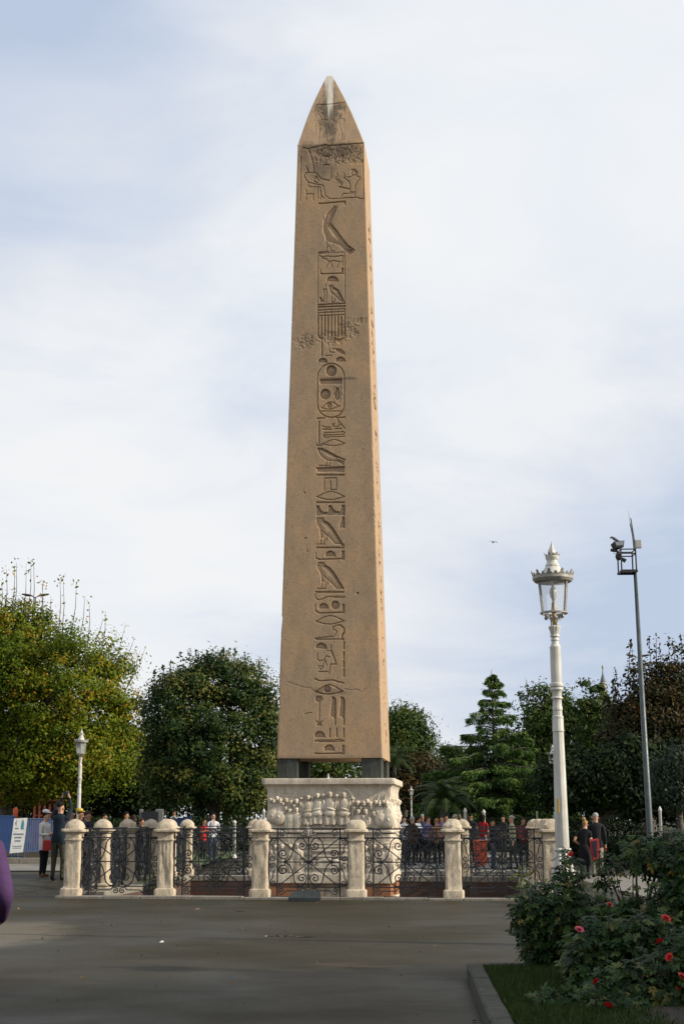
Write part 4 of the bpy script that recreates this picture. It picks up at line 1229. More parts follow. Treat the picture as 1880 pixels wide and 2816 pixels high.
    for i in range(8):
        a = 2 * math.pi * (i + .3) / 8
        kb.ball((19 * LK * math.cos(a), 19 * LK * math.sin(a), LZ(u3(2140))), (6.5 * LK, 6.5 * LK, 5.2 * LK), 10, 7)
        kb.tube([(18 * LK * math.cos(a), 18 * LK * math.sin(a), LZ(u3(2150))), (19.5 * LK * math.cos(a), 19.5 * LK * math.sin(a), LZ(u3(2220))), (25 * LK * math.cos(a), 25 * LK * math.sin(a), LZ(u3(2340))), (29 * LK * math.cos(a), 29 * LK * math.sin(a), LZ(u3(2470)))], [4 * LK, 5 * LK, 7 * LK, 8 * LK], 6)
    kb.build('acanthus', white, t, True)
    z0 = LZ(u3(2118))
    MB().lathe([(0.0, .24), (.12, .24), (.13, .215), (.30, .205), (.34, .19), (.42, .155), (LZ(2440), 30 * LK), (LZ(2400), 26 * LK), (LZ(2360), 19 * LK), (LZ(2345), 17 * LK), (z0, 18 * LK)], 8, rot=.39).build('pedestal_foot', white, t, True, .5)
    MB().box((-10 * LK, -16.5 * LK, LZ(u3(1735))), (5 * LK, 2 * LK, 38 * LK), rz=-.5).build('sticker', plain('yellow_sticker', (.55, .33, .03), .5), t)
    return t
lamp = make_lamp('big white cast lamp post with glazed lantern beside the rose bed', 'white lamp posts with lanterns')
lamp.location = (at(1552, 2500, LY).x, LY, 0)
lamp.rotation_euler = (0, R(-.25), 0)
others = ((226, 2004, 61, 'white lamp post with lantern before the yellow green trees on the left'), (1519, 2046, 75.5, 'white lamp post standing close behind the big lamp, before the cedar'),
          (1130.5, 2161, 169, 'small far white lamp post right of the pedestal, before the palm'), (903, 2126, 123, 'white lamp post whose tip peeks over the pedestal top'))
cm = children_map()
for px, py, Y, lab in others:
    c = copy_tree(lamp, None, cm); c['label'] = lab
    p = at(px, py, Y); zt = LZ(u9(208))
    c.location = (p.x - .02, Y, p.z - zt); c.rotation_euler = (0, 0, random.random())
c = copy_tree(lamp, None, cm); c['label'] = 'white lamp post by the road outside the view, right of the rose bed'
c.location = (7.5, 14.6, 0); c.rotation_euler = (0, 0, 0)
c = None

# ---------------------------------------------------------------- camera masts and road lights
galv = rough_mat('galvanised_steel', (.055, .068, .068), (.10, .115, .112), 5, .5, .08, 40, .5, .5)
dark = plain('dark_metal', (.025, .025, .024), .55)
grey = plain('grey_box', (.38, .38, .34), .6)
glassd = plain('floodlight_glass', (.25, .28, .30), .1, 0, .1, .7)
MY = 45.0
def make_mast(lab):
    t = thing('camera_mast', lab, 'mast', 'camera masts with floodlights')
    k = (MY * cp_ + 8 * sp_) / F
    def X(cx_): return (1660 + cx_ / 10.21 - 1750) * k
    def Zc(cy_): return at(1750, 1390 + cy_ / 10.21, MY).z
    zplat = Zc(1880)
    MB().tube([(.06, 0, 0), (.06, 0, .5), (X(915), 0, zplat)], [.115, .11, .055], 10).build('pole', galv, t, True)
    MB().tube([(.06, 0, 0), (.06, 0, .04)], [.2, .2], 12).build('base_plate', galv, t)
    fr = MB(); d = .55
    a, b_ = X(495), X(905)
    for y in (-d / 2, d / 2):
        fr.box(((a + b_) / 2, y, zplat), (b_ - a + .08, .05, .07))
        for x in (a, b_): fr.tube([(x, y, zplat), (x, y, Zc(1260))], .024, 6)
    for x in (a, b_): fr.box((x, 0, zplat), (.05, d, .07))
    for z in (Zc(1270), Zc(1385)):
        for y in (-d / 2, d / 2): fr.tube([(a, y, z), (b_, y, z)], .02, 6)
        for x in (a, b_): fr.tube([(x, -d / 2, z), (x, d / 2, z)], .02, 6)
    fr.build('cage_frame', dark, t)
    MB().box(((a + b_) / 2, 0, zplat + .045), (b_ - a, d - .06, .02)).build('platform', dark, t)
    MB().tube([(X(880), -.2, Zc(1320)), (X(860), -.2, Zc(900)), (X(805), -.2, Zc(540))], [.02, .02, .018], 6).build('antenna_rod', galv, t)
    MB().tube([(X(805), -.2, Zc(545)), (X(775), -.2, Zc(190))], [.009, .004], 5).build('whip_aerial', galv, t)
    MB().tube([(X(975), .1, Zc(1280)), (X(945), .1, Zc(900)), (X(885), .1, Zc(340))], [.022, .022, .017], 6).build('antenna_rod', galv, t)
    bx = MB().bbox((X(1045), .05, Zc(1075)), (.20, .16, .26), .012).build('equipment_box', grey, t)
    fl = MB()
    x0_, z0_ = X(470), Zc(1130)
    fl.add([(x0_ - .16, -.22, z0_ + .10), (x0_ + .17, -.22, z0_ + .13), (x0_ + .13, -.22, z0_ - .09), (x0_ - .10, -.22, z0_ - .10), (x0_ - .22, .10, z0_ + .05), (x0_ + .06, .10, z0_ + .07), (x0_ + .04, .10, z0_ - .1), (x0_ - .14, .10, z0_ - .11)],
           [(0, 1, 2, 3), (4, 7, 6, 5), (0, 4, 5, 1), (1, 5, 6, 2), (2, 6, 7, 3), (3, 7, 4, 0)])
    f_ = fl.build('floodlight', dark, t)
    MB().add([(x0_ - .13, -.224, z0_ + .08), (x0_ + .15, -.224, z0_ + .11), (x0_ + .12, -.224, z0_ - .02), (x0_ - .09, -.224, z0_ - .03)], [(0, 1, 2, 3)]).build('floodlight_glass', glassd, f_)
    MB().ball((X(450), -.1, Zc(1450)), (.10, .1, .13), 10, 8).build('camera_dome', dark, t)
    MB().tube([(X(240), -.1, Zc(1265)), (X(430), -.1, Zc(1285))], [.05, .055], 8).build('camera', dark, t)
    MB().tube([(X(500), -.15, Zc(1500)), (X(620), -.2, Zc(1590))], [.045, .075], 8).build('loudspeaker', dark, t)
    MB().tube([(X(430), -.1, Zc(1330)), (X(320), -.12, Zc(1380)), (X(315), -.12, Zc(1320))], .008, 5).build('cable', dark, t)
    return t
mast = make_mast('tall grey camera mast with floodlight cage right of the big lamp')
mast.location = (at(1786, 2254, MY).x - .06, MY, 0)
mast.rotation_euler = (0, R(-.35), 0)
cm = children_map()
c = copy_tree(mast, None, cm); c['label'] = 'distant camera mast rising out of the trees left of the big lamp'
p = at(1451, 1943, 100); c.location = (p.x, 100, p.z - 9.25); c.rotation_euler = (0, 0, .05)
# pigeon on the floodlight
def road_light(lab, px, py, Y, heads):
    p = at(px, py, Y)
    t = thing('road_light', lab, 'road light', 'tall road lights above the trees', (p.x, Y, 0))
    MB().tube([(0, 0, 0), (0, 0, p.z)], [.10, .05], 8).build('pole', galv, t, True)
    for s in heads:
        MB().tube([(0, 0, p.z - .05), (s * .25, 0, p.z + .08)], .03, 6).build('arm', galv, t)
        h = MB(); h.ball((0, 0, 0), (.38, .14, .075), 14, 8, M=Matrix.Rotation(-s * .16, 3, 'Y')); o = h.build('lamp_head', dark, t, True); o.location = (s * .52, 0, p.z + .13)
        q = MB(); q.ball((0, 0, 0), (.26, .11, .05), 12, 6, M=Matrix.Rotation(-s * .16, 3, 'Y')); q.build('lamp_glass', glassd, o, True).location = (0, 0, -.035)
road_light('twin headed road light above the big yellow green tree', 97, 1642, 90, (-1, 1))
road_light('twin headed road light behind the camera mast', 1754, 1808, 104, (-1, 1))
road_light('single headed road light between the big lamp and the minaret', 1616, 1930, 112, (-1,))
# ---------------------------------------------------------------- trees
bark = rough_mat('bark', (.05, .04, .03), (.12, .10, .08), 6, .9, .7, 25, bdist=.03)
def unit(n):
    v = rng.normal(size=(n, 3)); return v / np.linalg.norm(v, axis=1, keepdims=True)
def leaves(P, N, size, aspect=.55, droop=.3, jitter=.9):
    """one kite-shaped leaf face per point P, facing roughly along N"""
    n = len(P)
    nn = N + rng.normal(size=(n, 3)) * jitter; nn /= np.linalg.norm(nn, axis=1, keepdims=True)
    t = np.cross(nn, unit(n)); t /= np.linalg.norm(t, axis=1, keepdims=True) + 1e-9
    t[:, 2] -= droop; t /= np.linalg.norm(t, axis=1, keepdims=True)
    b = np.cross(nn, t); b /= np.linalg.norm(b, axis=1, keepdims=True) + 1e-9
    s = (size * rng.uniform(.6, 1.35, n))[:, None]
    v = np.stack([P - t * s * .5, P + b * s * aspect * .5 + nn * s * .06, P + t * s * .55, P - b * s * aspect * .5 + nn * s * .06], 1)
    f = np.arange(n * 4).reshape(n, 4)
    return v.reshape(-1, 3), f
def crown_mesh(lobes, n_clump, per, clump_r, size, mat, name='crown', inner=.5, droop=.3, flat=.75, tintvar=.25, ragged=.15):
    lobes = np.array(lobes, float)
    vol = (lobes[:, 3] * lobes[:, 4] * lobes[:, 5]) ** .7
    pick = rng.choice(len(lobes), n_clump, p=vol / vol.sum())
    d = unit(n_clump); r = inner + (1 - inner) * rng.random(n_clump) ** .55 + rng.normal(size=n_clump) * ragged * .5
    L = lobes[pick]
    C = L[:, :3] + d * L[:, 3:] * r[:, None]
    nout = d / L[:, 3:]; nout /= np.linalg.norm(nout, axis=1, keepdims=True)
    ct = rng.random(n_clump)
    cr_ = clump_r * rng.uniform(.55, 1.4, n_clump)
    k = np.repeat(np.arange(n_clump), per)
    off = rng.normal(size=(len(k), 3)) * .55; off[:, 2] *= flat
    P = C[k] + off * cr_[k][:, None]
    on = off / (np.linalg.norm(off, axis=1, keepdims=True) + 1e-6)
    N = on * .8 + nout[k] * .55 + np.array([0, 0, .3])
    v, f = leaves(P, N, size, droop=droop, jitter=.4)
    tint = np.clip(ct[k] * (1 - tintvar) + rng.random(len(k)) * tintvar + rng.normal(size=len(k)) * .05, 0, 1)
    return np_mesh(name, v, f, mat, tint), C
def limbs(mb, base, C, n, r0, h0):
    top = Vector(base) + Vector((rng.normal() * .1, rng.normal() * .1, h0))
    mb.tube([base, Vector(base) + Vector((0, 0, h0 * .12)), (Vector(base) + top) / 2 + Vector((rng.normal() * .06, 0, 0)), top], [r0 * 1.5, r0 * 1.1, r0 * .9, r0 * .75], 9)
    for i in rng.choice(len(C), min(n, len(C)), replace=False):
        e = Vector(C[i]); m = top.lerp(e, .5) + Vector((rng.normal() * .2, rng.normal() * .2, .25))
        mb.tube([top - Vector((0, 0, h0 * .15 * rng.random())), m, e], [r0 * .45, r0 * .25, r0 * .06], 5)
def tree(lab, x, Y, lobes, n_clump, per, cr_, size, mat, trunk_r=.22, h0=None, nl=16, group='park trees behind the monument', name='leafy_tree', **kw):
    z0 = gz(x, Y) if Y < 47 else .15
    t = thing(name, lab, 'tree', group, (x, Y, z0))
    me, C = crown_mesh(lobes, n_clump, per, cr_, size, mat, **kw)
    obj('crown', me, t)
    mb = MB(); zs = min(l[2] - l[5] for l in lobes)
    limbs(mb, (0, 0, -.2), C, nl, trunk_r, h0 or max(zs + .5, 1.2))
    mb.build('trunk', bark, t, True)
    return t, C
L_yel = leaf_mat('leaf_yellow_green', [(.0, (.045, .08, .006)), (.5, (.115, .165, .010)), (.84, (.24, .215, .012)), (1.0, (.46, .20, .015))], .6, .35)
L_dark = leaf_mat('leaf_dark_green', [(.0, (.010, .022, .007)), (.5, (.022, .050, .009)), (.70, (.070, .090, .016)), (1.0, (.20, .165, .035))], .6, .18)
L_mid = leaf_mat('leaf_mid_green', [(.0, (.013, .030, .006)), (.6, (.040, .072, .011)), (1.0, (.115, .125, .02))], .6, .2)
L_red = leaf_mat('leaf_brown_red', [(.0, (.012, .020, .006)), (.45, (.030, .033, .009)), (.75, (.065, .038, .010)), (1.0, (.12, .06, .015))], .5, .2)
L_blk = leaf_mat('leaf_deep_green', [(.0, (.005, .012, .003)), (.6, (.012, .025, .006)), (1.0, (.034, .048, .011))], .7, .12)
L_blue = leaf_mat('leaf_grey_green', [(.0, (.016, .028, .018)), (.6, (.035, .052, .03)), (1.0, (.065, .085, .05))], .5, .15)
def lobe_px(list_, Y, x0, z0, dep=.8):
    """ellipses seen in the photograph (px, py, rx, ry) -> lobes at depth Y relative to (x0, Y, z0)"""
    out = []
    for q in list_:
        px, py, rx, ry = q[:4]; dy = q[4] if len(q) > 4 else 0
        c = at(px, py, Y + dy); k = (Y + dy) * cp_ / F
        out.append((c.x - x0, dy, c.z - z0, rx * k, min(rx, ry) * k * dep, ry * k))
    return out
def tree_px(lab, bx, Y, ell, *a, **kw):
    x = at(bx, 2254, Y).x
    return tree(lab, x, Y, lobe_px(ell, Y, x, .15), *a, **kw)
# left: big yellow green tree with bare upright twigs
t1, C1 = tree_px('big yellow green tree with bare upright twigs at the left edge', 20, 74,
             [(20, 1900, 190, 240), (190, 1915, 160, 205, -1), (300, 1960, 85, 190), (30, 1765, 130, 115), (-120, 1850, 200, 250), (180, 2090, 180, 110, -1.5), (330, 2070, 70, 110), (40, 2110, 150, 110)],
             1050, 130, .66, .165, L_yel, .42, 3.2, 34, tintvar=.4, ragged=.08, inner=.45)
tw = MB(); tl = []
for (bx, by, tx, ty) in ((12, 1640, 18, 1565), (30, 1640, 40, 1555), (38, 1640, 45, 1547), (60, 1650, 72, 1565), (75, 1650, 85, 1540), (88, 1650, 92, 1545), (105, 1670, 118, 1600), (112, 1670, 116, 1605), (160, 1690, 165, 1593), (170, 1690, 174, 1596),
                         (195, 1690, 210, 1605), (215, 1720, 233, 1640), (255, 1720, 283, 1700), (278, 1740, 290, 1680), (300, 1800, 345, 1718), (320, 1800, 370, 1755), (350, 1830, 400, 1780), (345, 1840, 385, 1790), (0, 1640, 5, 1600), (130, 1690, 140, 1640), (240, 1720, 245, 1655)):
    a = at(bx, by + 60, 73.5) - t1.location; b_ = at(tx, ty, 73.5) - t1.location
    tw.tube([a, a.lerp(b_, .55) + Vector((.08, 0, 0)), b_], [.03, .02, .008], 4)
    for q in range(5 if ty < 1610 else 2): tl.append(np.array(b_) + rng.normal(size=3) * .13)
    for q in range(4): tl.append(np.array(a.lerp(b_, random.uniform(.2, .9))) + rng.normal(size=3) * .08)
tag(tw.build('bare_twigs', bark, t1), kind='stuff')
v, f = leaves(np.array(tl), np.array([[0, -.5, .6]] * len(tl)), .2)
obj('twig_leaves', np_mesh('twig_leaves', v, f, L_yel, rng.uniform(.5, 1, len(tl))), t1)
# dark round tree left of the obelisk
t2, C2 = tree_px('dark round tree with tan tipped leaves just left of the obelisk', 590, 64,
             [(590, 2010, 165, 195), (500, 1990, 105, 165, -.8), (690, 2020, 90, 185), (575, 1870, 120, 80), (470, 2120, 95, 110), (620, 2160, 150, 85, -.8), (720, 1990, 60, 120), (430, 1960, 50, 90)],
             520, 140, .52, .14, L_dark, .3, 2.2, 26, tintvar=.35)
tips = []
for (bx, by, tx, ty) in ((500, 1850, 495, 1792), (525, 1840, 522, 1785), (545, 1830, 538, 1788), (575, 1840, 570, 1790), (610, 1830, 615, 1785), (645, 1840, 648, 1780), (625, 1840, 632, 1783), (670, 1850, 672, 1795), (715, 1880, 712, 1825), (740, 1930, 738, 1890), (470, 1860, 468, 1820), (450, 1880, 448, 1830), (430, 1890, 426, 1842), (755, 1960, 752, 1930)):
    a = at(bx, by, 64) - t2.location; b_ = at(tx, ty, 64) - t2.location
    for q in np.linspace(0, 1, 26): tips.append(np.array(a.lerp(b_, q)) + rng.normal(size=3) * .13 * (1.15 - q))
v, f = leaves(np.array(tips), np.array([[0, -.5, .6]] * len(tips)), .17)
tag(obj('crown_shoots', np_mesh('crown_shoots', v, f, L_dark, rng.uniform(.1, .7, len(tips))), t2), kind='stuff')
# dark understorey
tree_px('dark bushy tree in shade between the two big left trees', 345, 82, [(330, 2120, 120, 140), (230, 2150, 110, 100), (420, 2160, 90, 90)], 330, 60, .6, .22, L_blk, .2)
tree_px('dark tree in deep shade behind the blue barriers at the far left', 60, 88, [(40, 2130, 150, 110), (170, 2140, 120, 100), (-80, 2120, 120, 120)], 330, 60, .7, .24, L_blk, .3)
tree_px('dark tree seen under the obelisk between its bronze blocks', 850, 134, [(850, 2090, 130, 130), (780, 2140, 110, 110), (950, 2120, 110, 120)], 330, 70, 1.0, .30, L_mid, .3)
tree_px('tall oval olive green tree just right of the obelisk', 1110, 184, [(1110, 2060, 75, 115), (1140, 2010, 38, 80), (1085, 2030, 45, 95), (1165, 2090, 32, 75), (1060, 2100, 60, 90)], 260, 80, 1.35, .40, L_mid, .4, tintvar=.4)
tree_px('low russet shrub tree between the pedestal and the cedar', 1150, 178, [(1150, 2150, 70, 85), (1100, 2160, 60, 80), (1210, 2160, 50, 60)], 230, 70, 1.1, .36, L_red, .3)
tree_px('pale rounded tree far behind left of the cedar', 1240, 195, [(1240, 2115, 55, 60), (1275, 2140, 50, 60)], 130, 70, 1.1, .42, L_mid, .3)
tree_px('feathery green tree left of the big lamp', 1500, 92, [(1500, 2010, 70, 120), (1560, 2050, 90, 120), (1470, 2060, 55, 110), (1530, 1950, 40, 70), (1620, 2080, 60, 120)], 420, 55, .62, .22, L_mid, .25, tintvar=.5, ragged=.3)
tree_px('thin tree with leafy shoots before the minaret', 1625, 80, [(1615, 1990, 40, 80), (1605, 1880, 10, 32), (1640, 1930, 34, 52), (1670, 2020, 50, 90)], 190, 50, .32, .18, L_mid, .15, ragged=.35)
t3, C3 = tree_px('russet brown leaved tree behind the camera mast', 1790, 70, [(1800, 2010, 120, 170), (1870, 1960, 100, 160), (1740, 2040, 70, 130), (1700, 2080, 60, 110)], 620, 55, .48, .18, L_red, .35, 2.4, 26, tintvar=.5, ragged=.3)
spk = []; spm = MB()
for (bx, by, tx, ty) in ((1700, 1950, 1690, 1838), (1720, 1900, 1733, 1760), (1740, 1930, 1736, 1760), (1790, 1900, 1783, 1748), (1800, 1880, 1803, 1742), (1835, 1880, 1838, 1750), (1868, 1880, 1872, 1745), (1815, 1900, 1812, 1770), (1855, 1900, 1850, 1765), (1765, 1920, 1760, 1820), (1690, 1930, 1686, 1870), (1880, 1880, 1885, 1760)):
    a = at(bx, by, 70) - t3.location; b_ = at(tx, ty, 70) - t3.location
    spm.tube([a, a.lerp(b_, .5) + Vector((.05, 0, 0)), b_], [.03, .02, .006], 4)
    for q in np.linspace(0, 1, 46): spk.append(np.array(a.lerp(b_, q)) + rng.normal(size=3) * .16 * (1.2 - q))
tag(spm.build('bare_twigs', bark, t3), kind='stuff')
v, f = leaves(np.array(spk), np.array([[0, -.5, .6]] * len(spk)), .19)
tag(obj('crown_shoots', np_mesh('crown_shoots', v, f, L_red, rng.uniform(.2, 1, len(spk))), t3), kind='stuff')
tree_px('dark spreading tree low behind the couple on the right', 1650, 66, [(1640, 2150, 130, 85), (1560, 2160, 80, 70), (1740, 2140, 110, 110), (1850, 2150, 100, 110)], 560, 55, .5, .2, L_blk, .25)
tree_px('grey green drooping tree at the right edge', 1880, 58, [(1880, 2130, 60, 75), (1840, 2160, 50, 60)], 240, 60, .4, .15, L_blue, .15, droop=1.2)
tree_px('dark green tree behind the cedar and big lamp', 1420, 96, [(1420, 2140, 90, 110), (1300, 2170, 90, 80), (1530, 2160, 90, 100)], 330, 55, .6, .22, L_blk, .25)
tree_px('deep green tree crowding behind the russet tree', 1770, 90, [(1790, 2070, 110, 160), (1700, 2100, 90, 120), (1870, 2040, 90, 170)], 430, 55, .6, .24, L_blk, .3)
# trees beside the camera's right, outside the view: their shade falls on the near paving and roses
for x, y, h, lab in ((14.8, 11.6, 8.5, 'leafy tree outside the view to the right, its shade on the roses'), (13.2, 6.2, 8.0, 'leafy tree outside the view beside the photographer'), (16.8, 8.8, 12.5, 'taller leafy tree outside the view on the right')):
    tree(lab, x, y, [(0, 0, h * .68, 2.6, 2.6, h * .3), (1.2, .4, h * .55, 1.9, 1.9, 1.6), (-1.2, -.5, h * .6, 1.9, 1.9, 1.7)], 240, 50, .6, .26, L_mid, .2, h * .3, 14, 'trees outside the view')
for x, y, h, lab in ((17.6, 48.3, 10.5, 'leafy tree outside the view, right of the tour group'), (24.5, 49.5, 13.5, 'tall leafy tree outside the view, far right of the tour group')):
    tree(lab, x, y, [(0, 0, h * .66, 3.0, 2.8, h * .32), (1.4, .4, h * .55, 2.1, 2.0, 2.0), (-1.3, -.5, h * .58, 2.1, 2.0, 2.1)], 260, 50, .7, .28, L_mid, .25, h * .3, 14, 'trees outside the view')
# cedar with drooping tiers
def cedar():
    Y = 79.0
    x = at(1362, 2254, Y).x
    t = thing('cedar_tree', 'tiered dark green cedar with drooping branch tips between pedestal and lamp', 'tree', 'park trees behind the monument', (x, Y, .12))
    k = Y * cp_ / F
    H = at(1356, 1842, Y).z - .12
    mb = MB(); mb.tube([(0, 0, -.1), (.02, 0, H * .5), (-.05, 0, H)], [.2, .11, .012], 8)
    tiers = [(1864, 14, 7), (1882, 24, 7), (1902, 34, 7), (1930, 46, 7), (1958, 56, 6), (1980, 84, 7), (2005, 62, 5), (2022, 116, 7), (2046, 80, 5), (2062, 150, 8), (2085, 110, 7), (2100, 215, 10), (2122, 190, 9), (2142, 235, 11), (2168, 215, 11), (2194, 210, 11), (2216, 225, 12), (2238, 205, 11)]
    P, T, N, TN = [], [], [], []
    for py, rpx, n in tiers:
        R0 = rpx * k
        a0 = random.random() * 6
        for i in range(n):
            z = at(1360, py + random.uniform(-8, 8), Y).z - .12
            a = a0 + 2 * math.pi * (i + random.uniform(-.25, .25)) / n
            L = R0 * random.uniform(.55, 1.1)
            d = Vector((math.cos(a), math.sin(a), 0)); s_ = Vector((-math.sin(a), math.cos(a), 0))
            rise = random.uniform(-.05, .22) * L if L < 1.6 else random.uniform(-.20, .10) * L
            pts = [Vector((0, 0, z - .1)), d * L * .4 + Vector((0, 0, z + rise * .6)), d * L * .8 + Vector((0, 0, z + rise)), d * L + Vector((0, 0, z + rise + random.uniform(-.12, .06)))]
            mb.tube(pts, [.05, .035, .018, .006], 5)
            nn = int(60 + 300 * L) if L > 1.7 else int(40 + 150 * L)
            for _ in range(nn):
                q = random.random() ** .6
                seg = q * 3; j = min(int(seg), 2); c = pts[j].lerp(pts[j + 1], seg - j)
                wid = (.08 + .30 * L * (1 - q) * q * 1.6) if L > 1.7 else .05 + .08 * L
                off = s_ * random.gauss(0, 1) * wid * .55
                hang = abs(random.gauss(0, .5)) * (.10 + .16 * min(L, 2))
                P.append(c + off + Vector((0, 0, -hang + random.gauss(0, .02))))
                dirv = d * random.uniform(.2, 1.0) + s_ * random.gauss(0, .5) + Vector((0, 0, -random.uniform(.1, .9)))
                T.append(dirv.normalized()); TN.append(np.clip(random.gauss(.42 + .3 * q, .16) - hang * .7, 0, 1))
    P = np.array(P); T = np.array(T); n = len(P)
    b = np.cross(T, unit(n)); b /= np.linalg.norm(b, axis=1, keepdims=True)
    l = rng.uniform(.12, .30, n)[:, None]; w = .055
    v = np.stack([P, P + T * l * .5 + b * w * .5, P + T * l, P + T * l * .5 - b * w * .5], 1).reshape(-1, 3)
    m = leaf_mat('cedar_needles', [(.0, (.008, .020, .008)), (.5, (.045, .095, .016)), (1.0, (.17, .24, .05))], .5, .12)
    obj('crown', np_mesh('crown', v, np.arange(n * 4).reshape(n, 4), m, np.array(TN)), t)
    mb.build('trunk', bark, t, True)
cedar()
# palms
palm_mat = leaf_mat('palm_frond', [(.0, (.03, .05, .015)), (1.0, (.075, .105, .03))], .45, .12, 'random')
def frond_mesh(L):
    P = [Vector((L * t, 0, L * (.42 * math.sin(t * 2.3) - .32 * t * t))) for t in np.linspace(0, 1, 15)]
    mb = MB(); mb.tube(P, list(np.linspace(.022, .005, 15)), 4)
    for i in range(1, 14):
        for s in (-1, 1):
            for h in (0, .5):
                c = P[i].lerp(P[i + 1], h); t = (P[i + 1] - P[i]).normalized()
                ll = L * .24 * math.sin(math.pi * min(.12 + .9 * i / 14, 1)) ** .6
                e = c + t * ll * .55 + Vector((0, s * ll * .8, -ll * .28))
                w = t * .022
                mb.add([c - w, c + w, e], [(0, 1, 2)])
    return mb.mesh('frond', palm_mat)
def palm(lab, px, py, Y, L, n, h0=None):
    c = at(px, py, Y)
    t = thing('palm_tree', lab, 'palm', 'park trees behind the monument', (c.x, Y, .14))
    mb = MB(); h = c.z - .14
    mb.tube([(0, 0, -.1)] + [(0, 0, h * q) for q in (.2, .5, .8, 1)], [.30, .24, .22, .24, .16], 10)
    mb.build('trunk', bark, t, True)
    me = frond_mesh(L)
    for i in range(n):
        o = obj('frond', me, t, (0, 0, h), (0, -random.uniform(-.5, 1.15) + .1, i * 2.399))
        o.scale = (random.uniform(.85, 1.1),) * 3
palm('feather palm right of the pedestal, below the russet shrub', 1222, 2215, 72, 1.7, 46)
palm('taller palm against the obelisk edge behind the bronze block', 1085, 2105, 176, 3.0, 44)
# clipped hedge and far wood closing the view
def hedge(lab, x0, x1, Y, h, d, mat, n):
    t = thing('hedge', lab, 'hedge', 'clipped hedges at the back of the park', ((x0 + x1) / 2, Y, .12))
    w = (x1 - x0) / 2
    P = np.stack([rng.uniform(-w, w, n), rng.uniform(-d / 2, d / 2, n), rng.uniform(0, h, n) ** 1.0], 1)
    P[:, 2] *= (.9 + .12 * np.sin(P[:, 0] * 2.1) * np.sin(P[:, 0] * .7))
    v, f = leaves(P, np.array([[0, -.6, .5]] * n), .17)
    obj('foliage', np_mesh('foliage', v, f, mat, rng.random(n)), t)
    st = MB()
    for q in np.linspace(-w, w, int(w * 2)): st.tube([(q, 0, -.1), (q + .1, 0, h * .8)], [.03, .015], 4)
    st.build('stems', bark, t)
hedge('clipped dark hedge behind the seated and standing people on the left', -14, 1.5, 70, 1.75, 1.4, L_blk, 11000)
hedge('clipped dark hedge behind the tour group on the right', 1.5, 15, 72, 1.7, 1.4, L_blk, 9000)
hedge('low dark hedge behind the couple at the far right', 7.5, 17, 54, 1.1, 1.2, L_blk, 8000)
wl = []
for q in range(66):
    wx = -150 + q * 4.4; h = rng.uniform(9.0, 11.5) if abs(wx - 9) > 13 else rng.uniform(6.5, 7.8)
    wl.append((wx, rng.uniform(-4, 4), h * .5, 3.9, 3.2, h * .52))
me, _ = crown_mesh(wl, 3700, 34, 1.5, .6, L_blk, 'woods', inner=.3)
tag(obj('woods', me, None, (0, 215, 0)), kind='stuff')
# ---------------------------------------------------------------- rose bed in the right foreground
BZ = .13
k0 = on_z(1282, 2650, BZ + .03); k1 = on_z(1352, 2816, BZ + .03)
dk = (k1 - k0).normalized()
k2 = k0 + dk * 6.5
ke = Vector((k0.x + 9.0, k0.y - .25, 0))
def bed_stone(p, q, n, parent):
    for i in range(n):
        a, b_ = p.lerp(q, i / n), p.lerp(q, (i + 1) / n)
        mid = (a + b_) / 2; L = (b_ - a).length - .012; ang = math.atan2((b_ - a).y, (b_ - a).x)
        o = MB().bbox((0, 0, .09), (L, .17 + rng.uniform(-.01, .01), .20), .018).build('kerb_stone', dark_kerb_mat, parent)
        o.location = (mid.x, mid.y, -.03 + rng.uniform(-.008, .008)); o.rotation_euler = (rng.uniform(-.012, .012), 0, ang + rng.uniform(-.012, .012))
kr = tag(obj('bed_kerb', None), kind='structure')
off = Vector((.085, 0, 0))
bed_stone(Vector((k0.x, k0.y, 0)) + off, Vector((k2.x, k2.y, 0)) + off, 9, kr)
bed_stone(Vector((k0.x + .2, k0.y + .0, 0)), ke, 11, kr)
flat('bed_soil', [(k0.x + .16, k0.y - .08, BZ), (k2.x + .16, k2.y, BZ), (k2.x + 12, k2.y, BZ), (ke.x + 3, ke.y - .1, BZ)], soil_mat)
def in_bed(x, y):
    # right of the left kerb, in front of the back kerb
    t = (y - k0.y) / (k2.y - k0.y)
    return (x > k0.x + (k2.x - k0.x) * t + .18) & (y < k0.y - .1 + (ke.y - k0.y) * (x - k0.x) / 9)
n = 110000
gx = rng.uniform(k0.x, k0.x + 3.6, n); gy = rng.uniform(k2.y + .5, k0.y, n)
nz_ = np.array([mnoise.noise(Vector((a * 1.3, b_ * 1.3, 3))) for a, b_ in zip(gx[::1], gy[::1])])
lx_ = k0.x + (k2.x - k0.x) * (gy - k0.y) / (k2.y - k0.y)
keep = in_bed(gx, gy) & (rng.random(n) < np.clip(1.1 - np.maximum(gx - lx_ - .75, 0) * 1.6 + nz_ * .8, 0.02, 1))
gx, gy = gx[keep], gy[keep]; n = len(gx)
h = rng.uniform(.02, .06, n); a = rng.uniform(0, 6.28, n); le = rng.normal(size=(n, 2)) * .022
w = .0045
B = np.stack([gx, gy, np.full(n, BZ)], 1)
dv = np.stack([np.cos(a) * w, np.sin(a) * w, np.zeros(n)], 1)
tp = B + np.stack([le[:, 0], le[:, 1], h], 1)
v = np.stack([B - dv, B + dv, tp], 1).reshape(-1, 3)
gm_ = leaf_mat('grass_blade', [(.0, (.014, .032, .006)), (.6, (.03, .06, .009)), (1.0, (.08, .085, .022))], .5, .2)
tag(obj('grass', np_mesh('grass', v, np.arange(n * 3).reshape(n, 3), gm_, rng.random(n))), kind='stuff')
